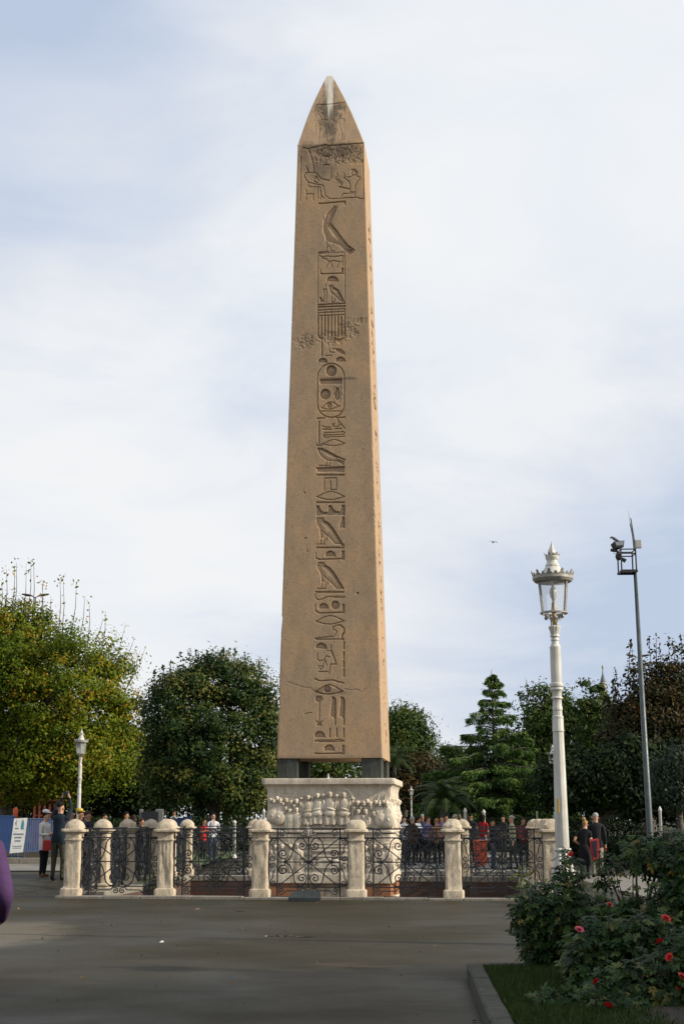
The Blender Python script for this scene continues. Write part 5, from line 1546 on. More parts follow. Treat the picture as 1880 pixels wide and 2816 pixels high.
# roses
rose_leaf = leaf_mat('rose_leaf', [(.0, (.010, .030, .006)), (.55, (.025, .062, .010)), (.85, (.07, .11, .02)), (.97, (.13, .11, .02)), (1.0, (.24, .14, .02))], .5, .2, 'random', .22)
rose_leaf_t = leaf_mat('rose_foliage', [(.0, (.007, .021, .004)), (.6, (.019, .050, .008)), (.9, (.05, .085, .015)), (1.0, (.10, .08, .018))], .5, .2, 'tint', .22)
stem_mat = plain('rose_stem', (.05, .045, .02), .6)
red_petal = rough_mat('red_petal', (.42, .010, .008), (.60, .02, .014), 20, .5, .1, 60)
pink_petal = rough_mat('pink_petal', (.42, .03, .07), (.60, .10, .16), 20, .5, .1, 60)
def leaflet(mb, c, d, s, L):
    c, d, s = Vector(c), Vector(d).normalized(), Vector(s).normalized()
    nrm = d.cross(s)
    pts = [c, c + d * L * .3 + s * L * .26 - nrm * L * .05, c + d * L * .68 + s * L * .2 - nrm * L * .05, c + d * L - nrm * L * .1, c + d * L * .68 - s * L * .2 - nrm * L * .05, c + d * L * .3 - s * L * .26 - nrm * L * .05, c + d * L * .5 + nrm * L * .02]
    mb.add(pts, [(0, 1, 6), (1, 2, 6), (2, 3, 6), (3, 4, 6), (4, 5, 6), (5, 0, 6)])
def rose_leaf_mesh():
    mb = MB(); L = .058
    leaflet(mb, (.075, 0, 0), (1, 0, -.2), (0, 1, 0), L * 1.15)
    for x, k in ((.062, 1.0), (.03, .85)):
        for s in (-1, 1): leaflet(mb, (x, 0, 0), (.45, s, -.18), (s * -1, .45, .1), L * k)
    mb.add([(0, -.0015, 0), (.08, -.001, 0), (.08, .001, 0), (0, .0015, 0)], [(0, 1, 2, 3)])
    return mb
RL = rose_leaf_mesh(); RLM = RL.mesh('leaf', rose_leaf)
RLV = np.array(RL.v); RLF = [tuple(q) for q in RL.f]
RLTRI = np.array([q for q in RLF if len(q) == 3])
def rose_flower_mesh(mat):
    mb = MB()
    for ring, (n_, r_, tilt, up) in enumerate(((3, .012, 1.35, .028), (5, .022, 1.05, .022), (6, .036, .65, .012), (6, .046, .25, .002))):
        for i in range(n_):
            a = 2 * math.pi * (i + .5 * ring) / n_
            d = Vector((math.cos(a), math.sin(a), 0)); s_ = Vector((-math.sin(a), math.cos(a), 0))
            o_ = Vector((0, 0, 0)); e = d * math.cos(tilt) + Vector((0, 0, math.sin(tilt)))
            L = r_ * .6 + .024
            b0 = d * .006 + Vector((0, 0, up * .3))
            m_ = b0 + e * L * .6; tp_ = b0 + e * L + d * .006
            w_ = r_ * .55 + .008
            mb.add([b0, m_ + s_ * w_, tp_ + s_ * w_ * .6, tp_ + Vector((0, 0, .002)), tp_ - s_ * w_ * .6, m_ - s_ * w_, m_ - d * .006], [(0, 1, 6), (1, 2, 6), (2, 3, 6), (3, 4, 6), (4, 5, 6), (5, 0, 6)])
    return mb.mesh('rose_flower', mat)
RF = rose_flower_mesh(red_petal); RFP = rose_flower_mesh(pink_petal)
def frame_for(z, x):
    z = z.normalized(); x = (x - z * x.dot(z))
    x = x.normalized() if x.length > 1e-5 else z.orthogonal().normalized()
    return Matrix((x, z.cross(x), z)).transposed()
def rose_bush(lab, cx_, cy_, lobes, n_leaf, n_stuff, stems):
    t = thing('rose_bush', lab, 'rose bush', 'rose bushes in the kerbed bed', (cx_, cy_, BZ))
    lob = np.array(lobes, float); vol = lob[:, 3] * lob[:, 4] * lob[:, 5]
    st = MB()
    for i in range(stems):
        l = lob[rng.choice(len(lob), p=vol / vol.sum())]
        e = Vector(l[:3] + unit(1)[0] * l[3:] * .85)
        b0 = Vector((rng.normal() * .06, rng.normal() * .06, -.03))
        m_ = b0.lerp(e, .5) + Vector((0, 0, .12))
        st.tube([b0, m_, e], [.011, .008, .004], 5)
    st.build('stems', stem_mat, t)
    def sample(n, lo):
        pk = rng.choice(len(lob), n, p=vol ** .8 / (vol ** .8).sum()); d = unit(n)
        r = lo + (1.08 - lo) * rng.random(n) ** .6
        # clumps: pull points towards shared twig tips
        P = lob[pk, :3] + d * lob[pk, 3:] * r[:, None]
        tips_ = P[rng.choice(n, max(n // 9, 1))]
        q = tips_[rng.choice(len(tips_), n)]
        near = np.linalg.norm(P - q, axis=1) < .35
        P = np.where(near[:, None], P * .45 + q * .55, P)
        P[:, 2] = np.maximum(P[:, 2], .06)
        return P, d
    P, D = sample(n_stuff, .2)
    V, Fc, TI = [], [], []
    for i in range(n_stuff):
        M = np.array(frame_for(Vector(D[i]) * .7 + Vector((0, -.25, .8)) + Vector(rng.normal(size=3)) * .45, Vector(D[i]) + Vector(rng.normal(size=3)) * .8 + Vector((0, 0, -.4))))
        V.append((RLV * rng.uniform(.62, 1.1)) @ M.T + P[i]); Fc.append(RLTRI + i * len(RLV)); TI.append(np.full(len(RLTRI), rng.random()))
    me = np_mesh('foliage', np.concatenate(V), np.concatenate(Fc), rose_leaf_t, np.concatenate(TI))
    tag(obj('foliage', me, t), kind='stuff')
    P, D = sample(n_leaf, .75)
    for i in range(n_leaf):
        dd = Vector(D[i])
        M = frame_for(dd * .7 + Vector((0, -.3, .8)) + Vector(rng.normal(size=3)) * .4, dd + Vector(rng.normal(size=3)) * .8 + Vector((0, 0, -.4)))
        o = obj('leaf', RLM, t, P[i], M.to_euler()); s_ = rng.uniform(.7, 1.2); o.scale = (s_,) * 3
    return t
bushes = []
def bush_px(lab, px0, Y, ell, n_leaf, n_stuff, stems):
    c = at(px0, 2254, Y); k = Y * cp_ / F
    L = []
    for px, py, rx, ry in ell:
        p = at(px, py, Y); L.append((p.x - c.x, rng.uniform(-.15, .15), p.z - BZ, rx * k, rx * k * .8, ry * k))
    b_ = rose_bush(lab, c.x, Y, L, n_leaf, n_stuff, stems); bushes.append((b_, Y)); return b_
bush_px('leafy rose bush before the big lamp, a pink rose in its middle', 1540, 15.9, [(1545, 2540, 110, 115), (1480, 2520, 72, 85), (1620, 2550, 85, 100), (1562, 2400, 34, 75), (1500, 2625, 70, 45), (1420, 2490, 16, 40)], 290, 2300, 26)
bush_px('tall rose bush reaching up right of the couple', 1740, 15.2, [(1700, 2530, 70, 50), (1672, 2395, 26, 50), (1790, 2350, 80, 52), (1860, 2350, 60, 70), (1730, 2480, 30, 30)], 240, 950, 26)
bush_px('very tall dark rose bush at the right edge of the view', 1880, 14.6, [(1885, 2460, 58, 140), (1835, 2500, 48, 70), (1900, 2560, 80, 150), (1940, 2420, 80, 150)], 270, 2300, 26)
bush_px('broad rose bush in the middle of the bed with two low red roses', 1700, 13.9, [(1680, 2640, 110, 110), (1760, 2620, 90, 95), (1620, 2670, 70, 80), (1800, 2580, 60, 80)], 290, 2400, 26)
bush_px('low rose bush at the lower right corner of the view', 1830, 12.9, [(1810, 2740, 110, 110), (1720, 2750, 90, 90), (1890, 2700, 80, 130), (1650, 2770, 60, 60)], 290, 2400, 24)
bush_px('small rose bush at the bottom edge beside the grass', 1590, 12.6, [(1600, 2800, 70, 50), (1530, 2830, 60, 40), (1680, 2810, 80, 60)], 160, 700, 12)
for px, py, s_, pk in ((1569, 2350, .8, 0), (1592, 2559, 1, 1), (1814, 2592, 1, 0), (1840, 2634, 1, 0), (1640, 2703, 1.1, 0), (1672, 2770, 1.15, 0), (1785, 2711, .8, 0), (1873, 2690, 1.2, 0), (1830, 2528, 1.1, 0), (1675, 2490, .8, 0), (1862, 2722, .7, 0), (1665, 2338, .6, 0), (1648, 2345, .5, 0)):
    # the rose sits on the outside of the bush that is seen there
    best = min(bushes, key=lambda b_: abs(proj(np.array(b_[0].location))[0] - px) + abs(proj(np.array(b_[0].location) + np.array([0, 0, .6]))[1] - py) * .8)
    Y = best[1] - .42
    p = at(px, py, Y) - best[0].location
    o = obj('rose_flower', RFP if pk else RF, best[0], p, (random.uniform(.5, 1.0), random.uniform(-.3, .3), random.random() * 6)); o.scale = (s_ * .62,) * 3
    o['label'] = 'pink open rose' if pk else 'red open rose'
    MB().tube([(p.x, p.y, p.z), (p.x + .01, p.y + .12, p.z - .16), (p.x + .03, p.y + .3, p.z - .3)], .004, 4).build('rose_stalk', stem_mat, best[0])
# wild shoots growing out of the court beside the right posts and at the left
def weed(lab, p, h, n):
    t = thing('weed', lab, 'weed', 'weeds growing inside the fence', p)
    mb = MB(); pts = [Vector((0, 0, 0)), Vector((.05, 0, h * .5)), Vector((.02, .05, h))]; mb.tube(pts, [.012, .008, .004], 5); mb.build('stem', stem_mat, t)
    P = np.array([np.array(pts[1].lerp(pts[2], random.uniform(-.7, 1))) + rng.normal(size=3) * [.13, .13, .08] for _ in range(n)])
    v, f = leaves(P, np.array([[0, -.5, .7]] * n), .075)
    obj('foliage', np_mesh('foliage', v, f, L_mid, rng.uniform(.4, 1, n)), t)
weed('leafy green shoot before the right end of the iron fence', (at(1432, 2470, 29.6).x, 29.6, 0), .72, 130)
for px, py, Y, h, n, lab in ((590, 2440, 37.5, .3, 120, 'low green weeds at the back of the court behind the third bay'), (410, 2440, 36, .28, 110, 'low green weeds inside the first bay of the fence'), (490, 2420, 38, .35, 120, 'green weeds inside the fence behind the grooved post')):
    weed(lab, (at(px, py, Y).x, Y, .02), h, n)
# ---------------------------------------------------------------- people
SKIN = [plain('skin_%s' % n, c, .55, 0, .06) for n, c in (('fair', (.46, .25, .16)), ('tan', (.36, .18, .10)), ('olive', (.28, .14, .08)))]
CL = {}
def cloth(c):
    key = tuple(round(x, 3) for x in c)
    if key not in CL:
        CL[key] = rough_mat('cloth', tuple(x * .8 for x in c), tuple(min(1, x * 1.15) for x in c), 7, .9, .25, 45, 0, .15)
    return CL[key]
def skin_mesh(V, E, Rr, root=0):
    me = bpy.data.meshes.new('body'); me.from_pydata([tuple(v) for v in V], E, [])
    o = bpy.data.objects.new('body', me); COL.objects.link(o)
    md = o.modifiers.new('s', 'SKIN'); md.use_smooth_shade = True
    sv = me.skin_vertices[0].data
    for i, r in enumerate(Rr):
        sv[i].radius = r if isinstance(r, tuple) else (r, r)
        sv[i].use_root = (i == root)
    o.modifiers.new('u', 'SUBSURF').levels = 1
    dg = bpy.context.evaluated_depsgraph_get()
    m2 = bpy.data.meshes.new_from_object(o.evaluated_get(dg))
    bpy.data.objects.remove(o); bpy.data.meshes.remove(me)
    return m2
def person(lab, x, Y, h, face, top, bottom, hair, z=None, arms='down', sleeves='long', hairlen=.0, skin=0, shoes=(.02, .015, .012), stride=.0, lean=0.0, build_=1.0, group='visitors around the monument', coat=0.0, headtilt=0.0, female=False, skirt=False, stance=.1):
    """face: heading, 0 looks at the camera (-Y), positive turns towards +X"""
    s = h / 1.75
    if stride == 0 and z is None and arms == 'down':
        stride = random.uniform(-.22, .22); lean = lean or random.uniform(-.03, .06); headtilt = headtilt or random.uniform(-.1, .35)
        arms = (random.choice(['down', 'down', 'bent', 'front']), random.choice(['down', 'bent', 'fold'])); face += random.uniform(-.25, .25)
    t = thing('person', lab, 'person', group, (x, Y, gz(x, Y) if z is None else z), face)
    sh = .165 if female else .19; hp = .092
    V, Rr, E, Z = [], [], [], []
    def v(p, r, zone, par=None):
        V.append(Vector(p) * s); Rr.append((r[0] * s, r[1] * s) if isinstance(r, tuple) else r * s); Z.append(zone)
        i = len(V) - 1
        if par is not None: E.append((par, i))
        return i
    b = build_
    ly = -lean
    pel = v((0, 0, .93), (.155 * b, .12 * b), 'B' if coat < .1 else 'T')
    wai = v((0, ly * .25, 1.08), (.135 * b, .105 * b), 'T', pel)
    che = v((0, ly * .6, 1.27), (.165 * b * (.92 if female else 1), .115 * b), 'T', wai)
    ush = v((0, ly * .85, 1.405), (.12 * b, .085), 'T', che)
    nk = v((0, ly * 1.0, 1.485), .056, 'S', ush)
    hy = ly * 1.1 - headtilt * .09
    hd0 = v((0, hy - .008, 1.565), (.066, .078), 'S', nk)
    hd1 = v((0, hy - .004, 1.64), (.074, .094), 'S', hd0)
    hd2 = v((0, hy + .006, 1.715), (.056, .072), 'S', hd1)
    for sg in (-1, 1):
        k = stride * sg
        hi = v((sg * hp, 0, .86), (.092 * b, .098 * b), 'B', pel)
        kn = v((sg * stance, -.02 - k * .22, .49), .062 * b, 'B', hi)
        an = v((sg * stance, .03 - k * .40 if k < 0 else .02 - k * .36, .10 + (.06 if k < -.1 else 0)), .046, 'B', kn)
        he = v((sg * (stance + .005), .035 - k * .38, .045), (.042, .042), 'F', an)
        v((sg * (stance + .02), -.13 - k * .38, .035), (.042, .03), 'F', he)
    pose = arms if isinstance(arms, tuple) else (arms, arms)
    for sg, ps in ((-1, pose[0]), (1, pose[1])):
        a0 = v((sg * sh, ly * .8, 1.39), .062 * b, 'T', ush)
        S0 = (sg * sh, ly * .8, 1.39)
        if ps == 'down': el, wr, hn = (sg * (sh + .05), ly * .4 + .03, 1.12), (sg * (sh + .055), ly * .2 - .04, .88), (sg * (sh + .05), -.07, .80)
        elif ps == 'up': el, wr, hn = (sg * (sh + .02), ly - .12, 1.62), (sg * .10, ly - .20, 1.86), (sg * .055, ly - .22, 1.93)
        elif ps == 'front': el, wr, hn = (sg * (sh + .05), -.02 + ly * .5, 1.13), (sg * .11, -.25 + ly * .6, 1.14), (sg * .05, -.31 + ly * .6, 1.17)
        elif ps == 'chin': el, wr, hn = (sg * (sh + .03), -.12, 1.16), (sg * .07, -.22, 1.34), (sg * .03, -.17, 1.44)
        elif ps == 'phone': el, wr, hn = (sg * (sh + .04), -.1, 1.16), (sg * .08, -.30, 1.33), (sg * .04, -.33, 1.40)
        elif ps == 'bent': el, wr, hn = (sg * (sh + .12), .08, 1.15), (sg * (sh + .02), -.12, 1.02), (sg * (sh - .04), -.17, 1.0)
        elif ps == 'raise': el, wr, hn = (sg * (sh + .08), -.1, 1.45), (sg * .10, -.16, 1.62), (sg * .07, -.15, 1.70)
        elif ps == 'fold': el, wr, hn = (sg * (sh + .05), -.05, 1.14), (-sg * .02, -.22, 1.18), (-sg * .09, -.2, 1.20)
        mz = 'T' if sleeves == 'long' else 'S'
        m0 = v(tuple((S0[i] + el[i]) / 2 for i in range(3)), .052 * b, 'T', a0)
        e0 = v(el, .043 * b, mz, m0)
        w0 = v(wr, .031, mz, e0)
        h0 = v(hn, (.036, .022), 'S', w0)
        d = (Vector(hn) - Vector(wr)).normalized(); sd = d.orthogonal().normalized(); sd2 = d.cross(sd)
        ax = sd if abs(sd.x) > abs(sd2.x) else sd2
        for q, (o_, ln) in enumerate(((-.027, .07), (-.009, .085), (.009, .08), (.026, .06))):
            f1 = v(Vector(hn) + ax * o_ * .9 + d * .035, .0095, 'S', h0)
            v(Vector(hn) + ax * o_ + d * (.035 + ln * .7) + Vector((0, -.012, -.008)), .008, 'S', f1)
        v(Vector(hn) - d * .005 + ax * .042 * (1 if sg < 0 else -1) + d * .03, .0105, 'S', h0)
    me = skin_mesh(V, E, Rr)
    mats = [cloth(top), cloth(bottom), SKIN[skin], cloth(shoes)]
    for m in mats: me.materials.append(m)
    zid = {'T': 0, 'B': 1, 'S': 2, 'F': 3}
    A = np.array([V[a] for a, _ in E]); B = np.array([V[b_] for _, b_ in E]); zc = [Z[b_] for _, b_ in E]
    nP = len(me.polygons); C = np.empty(nP * 3); me.polygons.foreach_get('center', C); C = C.reshape(-1, 3)
    AB = B - A; tt = np.clip(((C[:, None] - A) * AB).sum(2) / ((AB ** 2).sum(1) + 1e-9), 0, 1)
    dist = np.linalg.norm(C[:, None] - A - tt[..., None] * AB, axis=2)
    rad = np.array([Rr[b_][0] if isinstance(Rr[b_], tuple) else Rr[b_] for _, b_ in E])
    best = (dist - rad * .8).argmin(1)
    mi = np.array([zid[zc[i]] for i in best])
    zz = C[:, 2] / s
    core = (np.abs(C[:, 0]) / s < .2)
    mi[(mi == 1) & (zz > .92 - coat)] = 0
    mi[(mi == 2) & core & (zz < 1.45) & (best < 8)] = 0
    me.polygons.foreach_set('material_index', mi.astype(np.int32))
    obj('body', me, t)
    hb = MB(); c = Vector((0, hy + .012, 1.672)) * s
    # hair: a cap over the skull, open at the face, longer at the back if worn long
    nu, nv = 14, 7
    vs, fs = [], []
    for j in range(nv + 1):
        for i in range(nu):
            a = 2 * math.pi * i / nu
            back = .5 + .5 * math.sin(a)
            low = 1.15 + .75 * back ** 1.3 + (.25 if female else 0) * back
            ph = low * j / nv
            r = Vector((.084 * math.sin(ph) * math.cos(a), .104 * math.sin(ph) * math.sin(a), .096 * math.cos(ph)))
            if hairlen > 0 and j == nv and back > .35: r += Vector((0, .01, -hairlen * back))
            vs.append(c + r * s)
    for j in range(nv):
        for i in range(nu):
            fs.append((j * nu + i, j * nu + (i + 1) % nu, (j + 1) * nu + (i + 1) % nu, (j + 1) * nu + i))
    hb.add(vs, fs); hb.build('hair', cloth(hair), t, True)
    fb = MB(); fc = Vector((0, hy - .09, 1.605)) * s
    fb.tube([fc + Vector((0, .012, .035)) * s, fc + Vector((0, -.012, -.008)) * s, fc + Vector((0, .008, -.014)) * s], [.009 * s, .014 * s, .008 * s], 5)
    for sg in (-1, 1): fb.ball(Vector((sg * .078, hy + .005, 1.61)) * s, (.012 * s, .02 * s, .032 * s), 6, 5)
    fb.build('nose_and_ears', SKIN[skin], t, True)
    for sg in (-1, 1):
        MB().ball(Vector((sg * .03, hy - .082, 1.632)) * s, (.012 * s, .008 * s, .008 * s), 6, 4).build('eye', cloth((.02, .015, .012)), t)
    MB().tube([Vector((-.022, hy - .083, 1.558)) * s, Vector((.022, hy - .083, 1.558)) * s], .006 * s, 5).build('mouth', cloth((.25, .08, .07)), t)
    if skirt:
        MB().lathe([(.42, .20), (.7, .185), (.95, .155), (1.02, .13)], 16).build('skirt', cloth(bottom), t, True).scale = (s, s * .8, s)
    return t, s
def px_person(lab, px, Y, *a, **k):
    return person(lab, at(px, 2254, Y).x, Y, *a, **k)
DK = (.018, .018, .02); JEAN = (.04, .055, .09); BLK = (.012, .012, .014)
HD, HB, HG, HBl = (.012, .009, .007), (.05, .028, .015), (.32, .30, .27), (.34, .20, .09)
w1, s_ = px_person('woman in a white jacket with white cap beside the tall man on the left', 124, 38.2, 1.64, 1.15, (.55, .53, .50), BLK, HD, arms='front', female=True, coat=.16, headtilt=.6, shoes=(.12, .05, .02), build_=1.12, stance=.08)
bag = MB().bbox((0, 0, 0), (.24, .10, .27), .03).build('red_handbag', plain('red_leather', (.32, .015, .012), .5))
bag.location = (w1.location.x + .13, w1.location.y - .2, w1.location.z + .80); bag.rotation_euler = (.05, 0, .1)
strap = MB(); strap.tube([(-.1, 0, .12), (-.14, .06, .34), (-.16, .12, .56)], .008, 5); strap.tube([(.1, 0, .12), (.03, .05, .3)], .008, 5); strap.build('bag_strap', plain('strap', (.2, .02, .015)), bag)
tag(bag, 'red square handbag hanging at the hip of the woman in white', 'handbag')
cap = MB(); cap.ball((0, 0, 0), (.088, .10, .055), 12, 6); cap.bbox((0, -.11, -.02), (.13, .10, .014), .004); co = cap.build('white_cap', plain('white_cotton', (.62, .6, .58)))
co.location = w1.matrix_basis @ Vector((0, -.02, 1.655)); co.rotation_euler = (.1, 0, 1.15)
tag(co, 'white peaked cap on the head of the woman in white', 'cap')
m1, s_ = px_person('tall man in dark jacket and olive trousers raising a camera with both hands', 164, 36.6, 1.90, math.pi - .35, (.014, .022, .03), (.05, .048, .03), HD, arms='up', coat=.10, build_=1.15, lean=.03, stance=.12)
cm_ = MB(); cm_.bbox((0, 0, 0), (.13, .06, .08), .01); cm_.tube([(0, .03, 0), (0, .10, 0)], .03, 10); cmo = cm_.build('camera', plain('camera_black', (.015, .015, .016), .4))
cmo.location = m1.matrix_basis @ Vector((0, -.25, 2.12)); cmo.rotation_euler = (0, 0, -.35); tag(cmo, 'small black camera held high by the tall man', 'camera')
px_person('dark clothed woman with black hair behind the tall man, looking right', 196, 38.8, 1.70, 1.2, BLK, BLK, HD, female=True, hairlen=.06, skin=1)
yc, s_ = px_person('person in dark coat under a yellow cap between the two men', 217, 42, 1.70, 1.0, DK, DK, HD, skin=1)
cap = MB(); cap.ball((0, 0, 0), (.10, .12, .075), 12, 6); cap.bbox((0, -.13, -.03), (.15, .12, .014), .004); yo = cap.build('yellow_cap', plain('yellow_cotton', (.50, .34, .04)))
yo.location = yc.matrix_basis @ Vector((0, -.01, 1.70)); yo.rotation_euler = (0, 0, 1.0); tag(yo, 'yellow cap on a head beside the far white lamp post', 'cap')
px_person('man with short brown hair and white collar above the corner post', 240, 38.2, 1.76, 1.45, (.02, .022, .03), DK, HB, skin=1)
px_person('dark haired visitor in black behind the second left post', 284, 46.5, 1.62, 1.3, BLK, BLK, HD, skin=2)
px_person('visitor in black facing right behind the third left post', 341, 47, 1.72, 1.4, BLK, BLK, HD, skin=1, hairlen=.08, female=True)
px_person('long haired visitor in dark coat seen from behind near the information board', 366, 46.2, 1.70, math.pi, DK, BLK, (.03, .018, .012), female=True, hairlen=.2)
px_person('visitor bending beside the information board in black', 384, 48, 1.58, 1.1, BLK, BLK, HB, skin=1, arms='front', lean=.1)
px_person('boy in a bright red shirt looking at a phone, seen through the fence', 560, 56.5, 1.56, -1.0 + 2.0, (.42, .02, .02), BLK, HD, arms='phone', sleeves='short', skin=1, headtilt=.5)
px_person('man in white shirt and jeans with arms folded, next to the boy in red', 586, 55, 1.80, .5, (.52, .53, .55), JEAN, HD, arms=('chin', 'fold'), skin=0)
px_person('bald man in brown jacket seen from behind, nearest the pedestal', 1130, 52.5, 1.70, math.pi - .5, (.055, .03, .02), BLK, HG, build_=1.2, coat=.12)
r1, s_ = px_person('dark haired guide reading a white sheet of paper in the tour group', 1150, 55, 1.66, 2.2, (.02, .02, .022), BLK, HD, arms='front', female=True, skin=1)
pp = MB().bbox((0, 0, 0), (.22, .30, .004), .001).build('paper_sheet', plain('paper', (.72, .72, .70), .7)); pp.location = (at(1151, 2254, 54.5).x, 54.6, 1.42); pp.rotation_euler = (.6, .1, .3); tag(pp, 'white sheet of paper held up in the tour group', 'paper')
px_person('woman in lilac blouse facing the camera in the tour group', 1174, 54, 1.68, .7, (.20, .17, .34), BLK, HB, female=True, hairlen=.05)
px_person('woman with cropped ginger hair in tan top seen from behind with white shoes', 1200, 51.8, 1.64, math.pi + .1, (.33, .18, .09), BLK, (.30, .15, .05), female=True, shoes=(.6, .6, .6), build_=1.1, arms='bent')
px_person('visitor in mauve top half hidden behind the woman in tan', 1215, 54.5, 1.70, -.5, (.24, .16, .30), DK, HB, female=True)
px_person('visitor in white at the pedestal edge behind the man in brown', 1110, 56, 1.66, .4, (.60, .60, .62), DK, HD, female=True)
px_person('grey haired person with raised hand behind the broken capped post', 1252, 53, 1.76, 1.8, (.25, .23, .20), DK, HG, arms=('raise', 'down'))
px_person('man in black vest over white shirt left of the orange bin', 1294, 56, 1.78, 2.6, (.03, .03, .035), DK, HD, arms='bent', sleeves='short', skin=1)
px_person('woman with long black hair in red shirt and jeans behind the orange bin', 1327, 57.5, 1.72, math.pi - .6, (.30, .015, .015), (.20, .23, .28), HD, female=True, hairlen=.24, sleeves='short', skin=1)
px_person('young man in black jacket and blue jeans right of the orange bin', 1353, 49.2, 1.64, 1.2, (.016, .016, .018), JEAN, HD, skin=1, arms=('down', 'front'))
b1, s_ = px_person('grey haired man in pale khaki jacket wearing a red rucksack', 1408, 49.5, 1.76, -1.3, (.38, .36, .22), (.05, .05, .045), HG)
bp = MB(); bp.bbox((0, 0, 0), (.30, .17, .42), .05); bp.bbox((0, .1, -.08), (.22, .06, .2), .02); bo = bp.build('rucksack', plain('red_nylon', (.26, .03, .03), .6))
bo.location = b1.matrix_basis @ Vector((0, .22, 1.22)); bo.rotation_euler = (0, 0, -1.3); tag(bo, 'red rucksack on the back of the man in khaki', 'rucksack')
px_person('visitor in dark red top behind the man with the rucksack', 1437, 52, 1.66, .4, (.12, .02, .02), DK, HB, skin=1, female=True)
for px, Y, hh, c_, hr, lab in ((1112, 60, 1.70, (.05, .03, .03), HD, 'far visitor in maroon at the back of the tour group by the pedestal'), (1160, 59, 1.72, (.03, .03, .05), HG, 'far grey haired visitor in navy behind the guide'), (1225, 60, 1.70, (.04, .04, .04), HD, 'far visitor in charcoal behind the woman in tan'), (1382, 61, 1.68, (.03, .03, .03), HD, 'far visitor in black between the jeans man and the rucksack man'), (478, 72, 1.75, (.3, .28, .27), HB, 'far visitor in pale shirt beside the blue sheeting')):
    px_person(lab, px, Y, hh, random.uniform(-1, 1), c_, DK, hr, skin=1)
wb, s_ = px_person('blonde woman in black dress leaning forward beside the man on the right', 1603, 42.0, 1.62, math.pi - .45, BLK, BLK, HBl, female=True, sleeves='short', arms=('down', 'bent'), lean=.14, headtilt=.5, skirt=True, build_=1.1, skin=0)
bun = MB(); bun.ball((0, 0, 0), .06, 10, 7); bun.build('hair_bun', cloth(HBl), wb, True).location = (-.03, .06, 1.66)
jk = MB()
jk.add([(-.11, 0, 0), (.11, .02, .02), (.14, .06, -.30), (.06, .08, -.66), (-.06, .07, -.62), (-.13, .04, -.28), (-.10, -.06, 0), (.11, -.05, .02), (.13, -.07, -.3), (.05, -.05, -.64), (-.06, -.05, -.6), (-.13, -.06, -.28)],
       [(0, 1, 2, 5), (5, 2, 3, 4), (7, 6, 11, 8), (8, 11, 10, 9), (0, 6, 7, 1), (1, 7, 8, 2), (2, 8, 9, 3), (3, 9, 10, 4), (4, 10, 11, 5), (5, 11, 6, 0)])
jo = jk.build('red_jacket', plain('red_cloth', (.34, .02, .015), .8)); jo.location = (wb.location.x + .26, 41.75, 1.10)
jl = MB().add([(-.08, -.075, -.05), (.06, -.065, -.03), (.04, -.085, -.5), (-.05, -.08, -.5)], [(0, 1, 2, 3)]).build('lining', cloth((.02, .025, .04)), jo); tag(jo, 'red jacket with dark lining draped over the arm of the blonde woman', 'jacket')
px_person('grey haired man in black jacket and khaki trousers walking away on the right', 1637, 42.6, 1.83, math.pi - .15, (.016, .017, .02), (.24, .22, .17), HG, stride=.55, coat=.14, build_=1.15, arms=('down', 'down'))
pu, s_ = person('person in a purple fleece mostly out of view at the left edge', at(-105, 2254, 8.6).x, 8.6, 1.86, math.pi - .2, (.062, .030, .080), DK, HD, z=0, arms='bent', build_=1.3)

# ---------------------------------------------------------------- barriers, bins, boards, posts
blue = plain('blue_sheet', (.010, .030, .095), .55)
bluef = plain('blue_frame', (.012, .035, .10), .5)
signw = plain('banner_white', (.58, .58, .55), .6)
ink = plain('banner_ink', (.10, .12, .16), .6); tealm = plain('banner_teal', (.05, .22, .26), .6)
def barrier(lab, p, q, z0, h, slats=True):
    p, q = Vector(p), Vector(q); d = q - p; L = d.length; ang = math.atan2(d.y, d.x)
    t = thing('barrier_panel', lab, 'barrier', 'blue barrier panels on the lawn', (*p.xy, z0), ang)
    for x in (.02, L - .02): MB().box((x, 0, h / 2), (.05, .05, h)).build('barrier_post', bluef, t)
    for z in (.22, h - .02): MB().box((L / 2, 0, z), (L, .04, .04)).build('rail', bluef, t)
    n = int(L / .085); me = MB().box((0, 0, (h + .22) / 2), (.066, .014, h - .26)).mesh('slat', blue)
    for i in range(n): obj('slat', me, t, ((i + .5) * L / n, .01 if i % 2 else .016, 0))
    for x in (.15, L - .15): MB().box((x, 0, .03), (.06, .5, .04)).build('foot', bluef, t)
a = at(-40, 2254, 47.6); b_ = at(38, 2254, 51.5); c_ = at(160, 2254, 53.5)
barrier('blue slatted barrier slanting in from the left edge', (a.x, 49.4, 0), (b_.x, 51.6, 0), .36, 1.42)
barrier('blue slatted barrier behind the woman in white', (b_.x + .1, 51.8, 0), (c_.x + .6, 53.2, 0), .33, 1.36)
bn_t = thing('banner', 'white banner with two emblems and lines of print on the blue barrier', 'banner', None, (at(53, 2254, 49.2).x, 49.2, .28), .12)
BH, BWD = 1.12, .44
MB().add([(-BWD / 2 - .05, 0, .26), (BWD / 2 - .05, 0, .30), (BWD / 2 + .05, 0, .30 + BH), (-BWD / 2 + .05, 0, .28 + BH), (-BWD / 2 - .05, .012, .26), (BWD / 2 - .05, .012, .30), (BWD / 2 + .05, .012, .30 + BH), (-BWD / 2 + .05, .012, .28 + BH)],
         [(0, 1, 2, 3), (7, 6, 5, 4), (0, 4, 5, 1), (1, 5, 6, 2), (2, 6, 7, 3), (3, 7, 4, 0)]).build('sheet', signw, bn_t)
for x in (-.2, .2): MB().tube([(x, .03, 0), (x * 1.0, .03, .9)], .018, 5).build('banner_post', bluef, bn_t)
pr = MB()
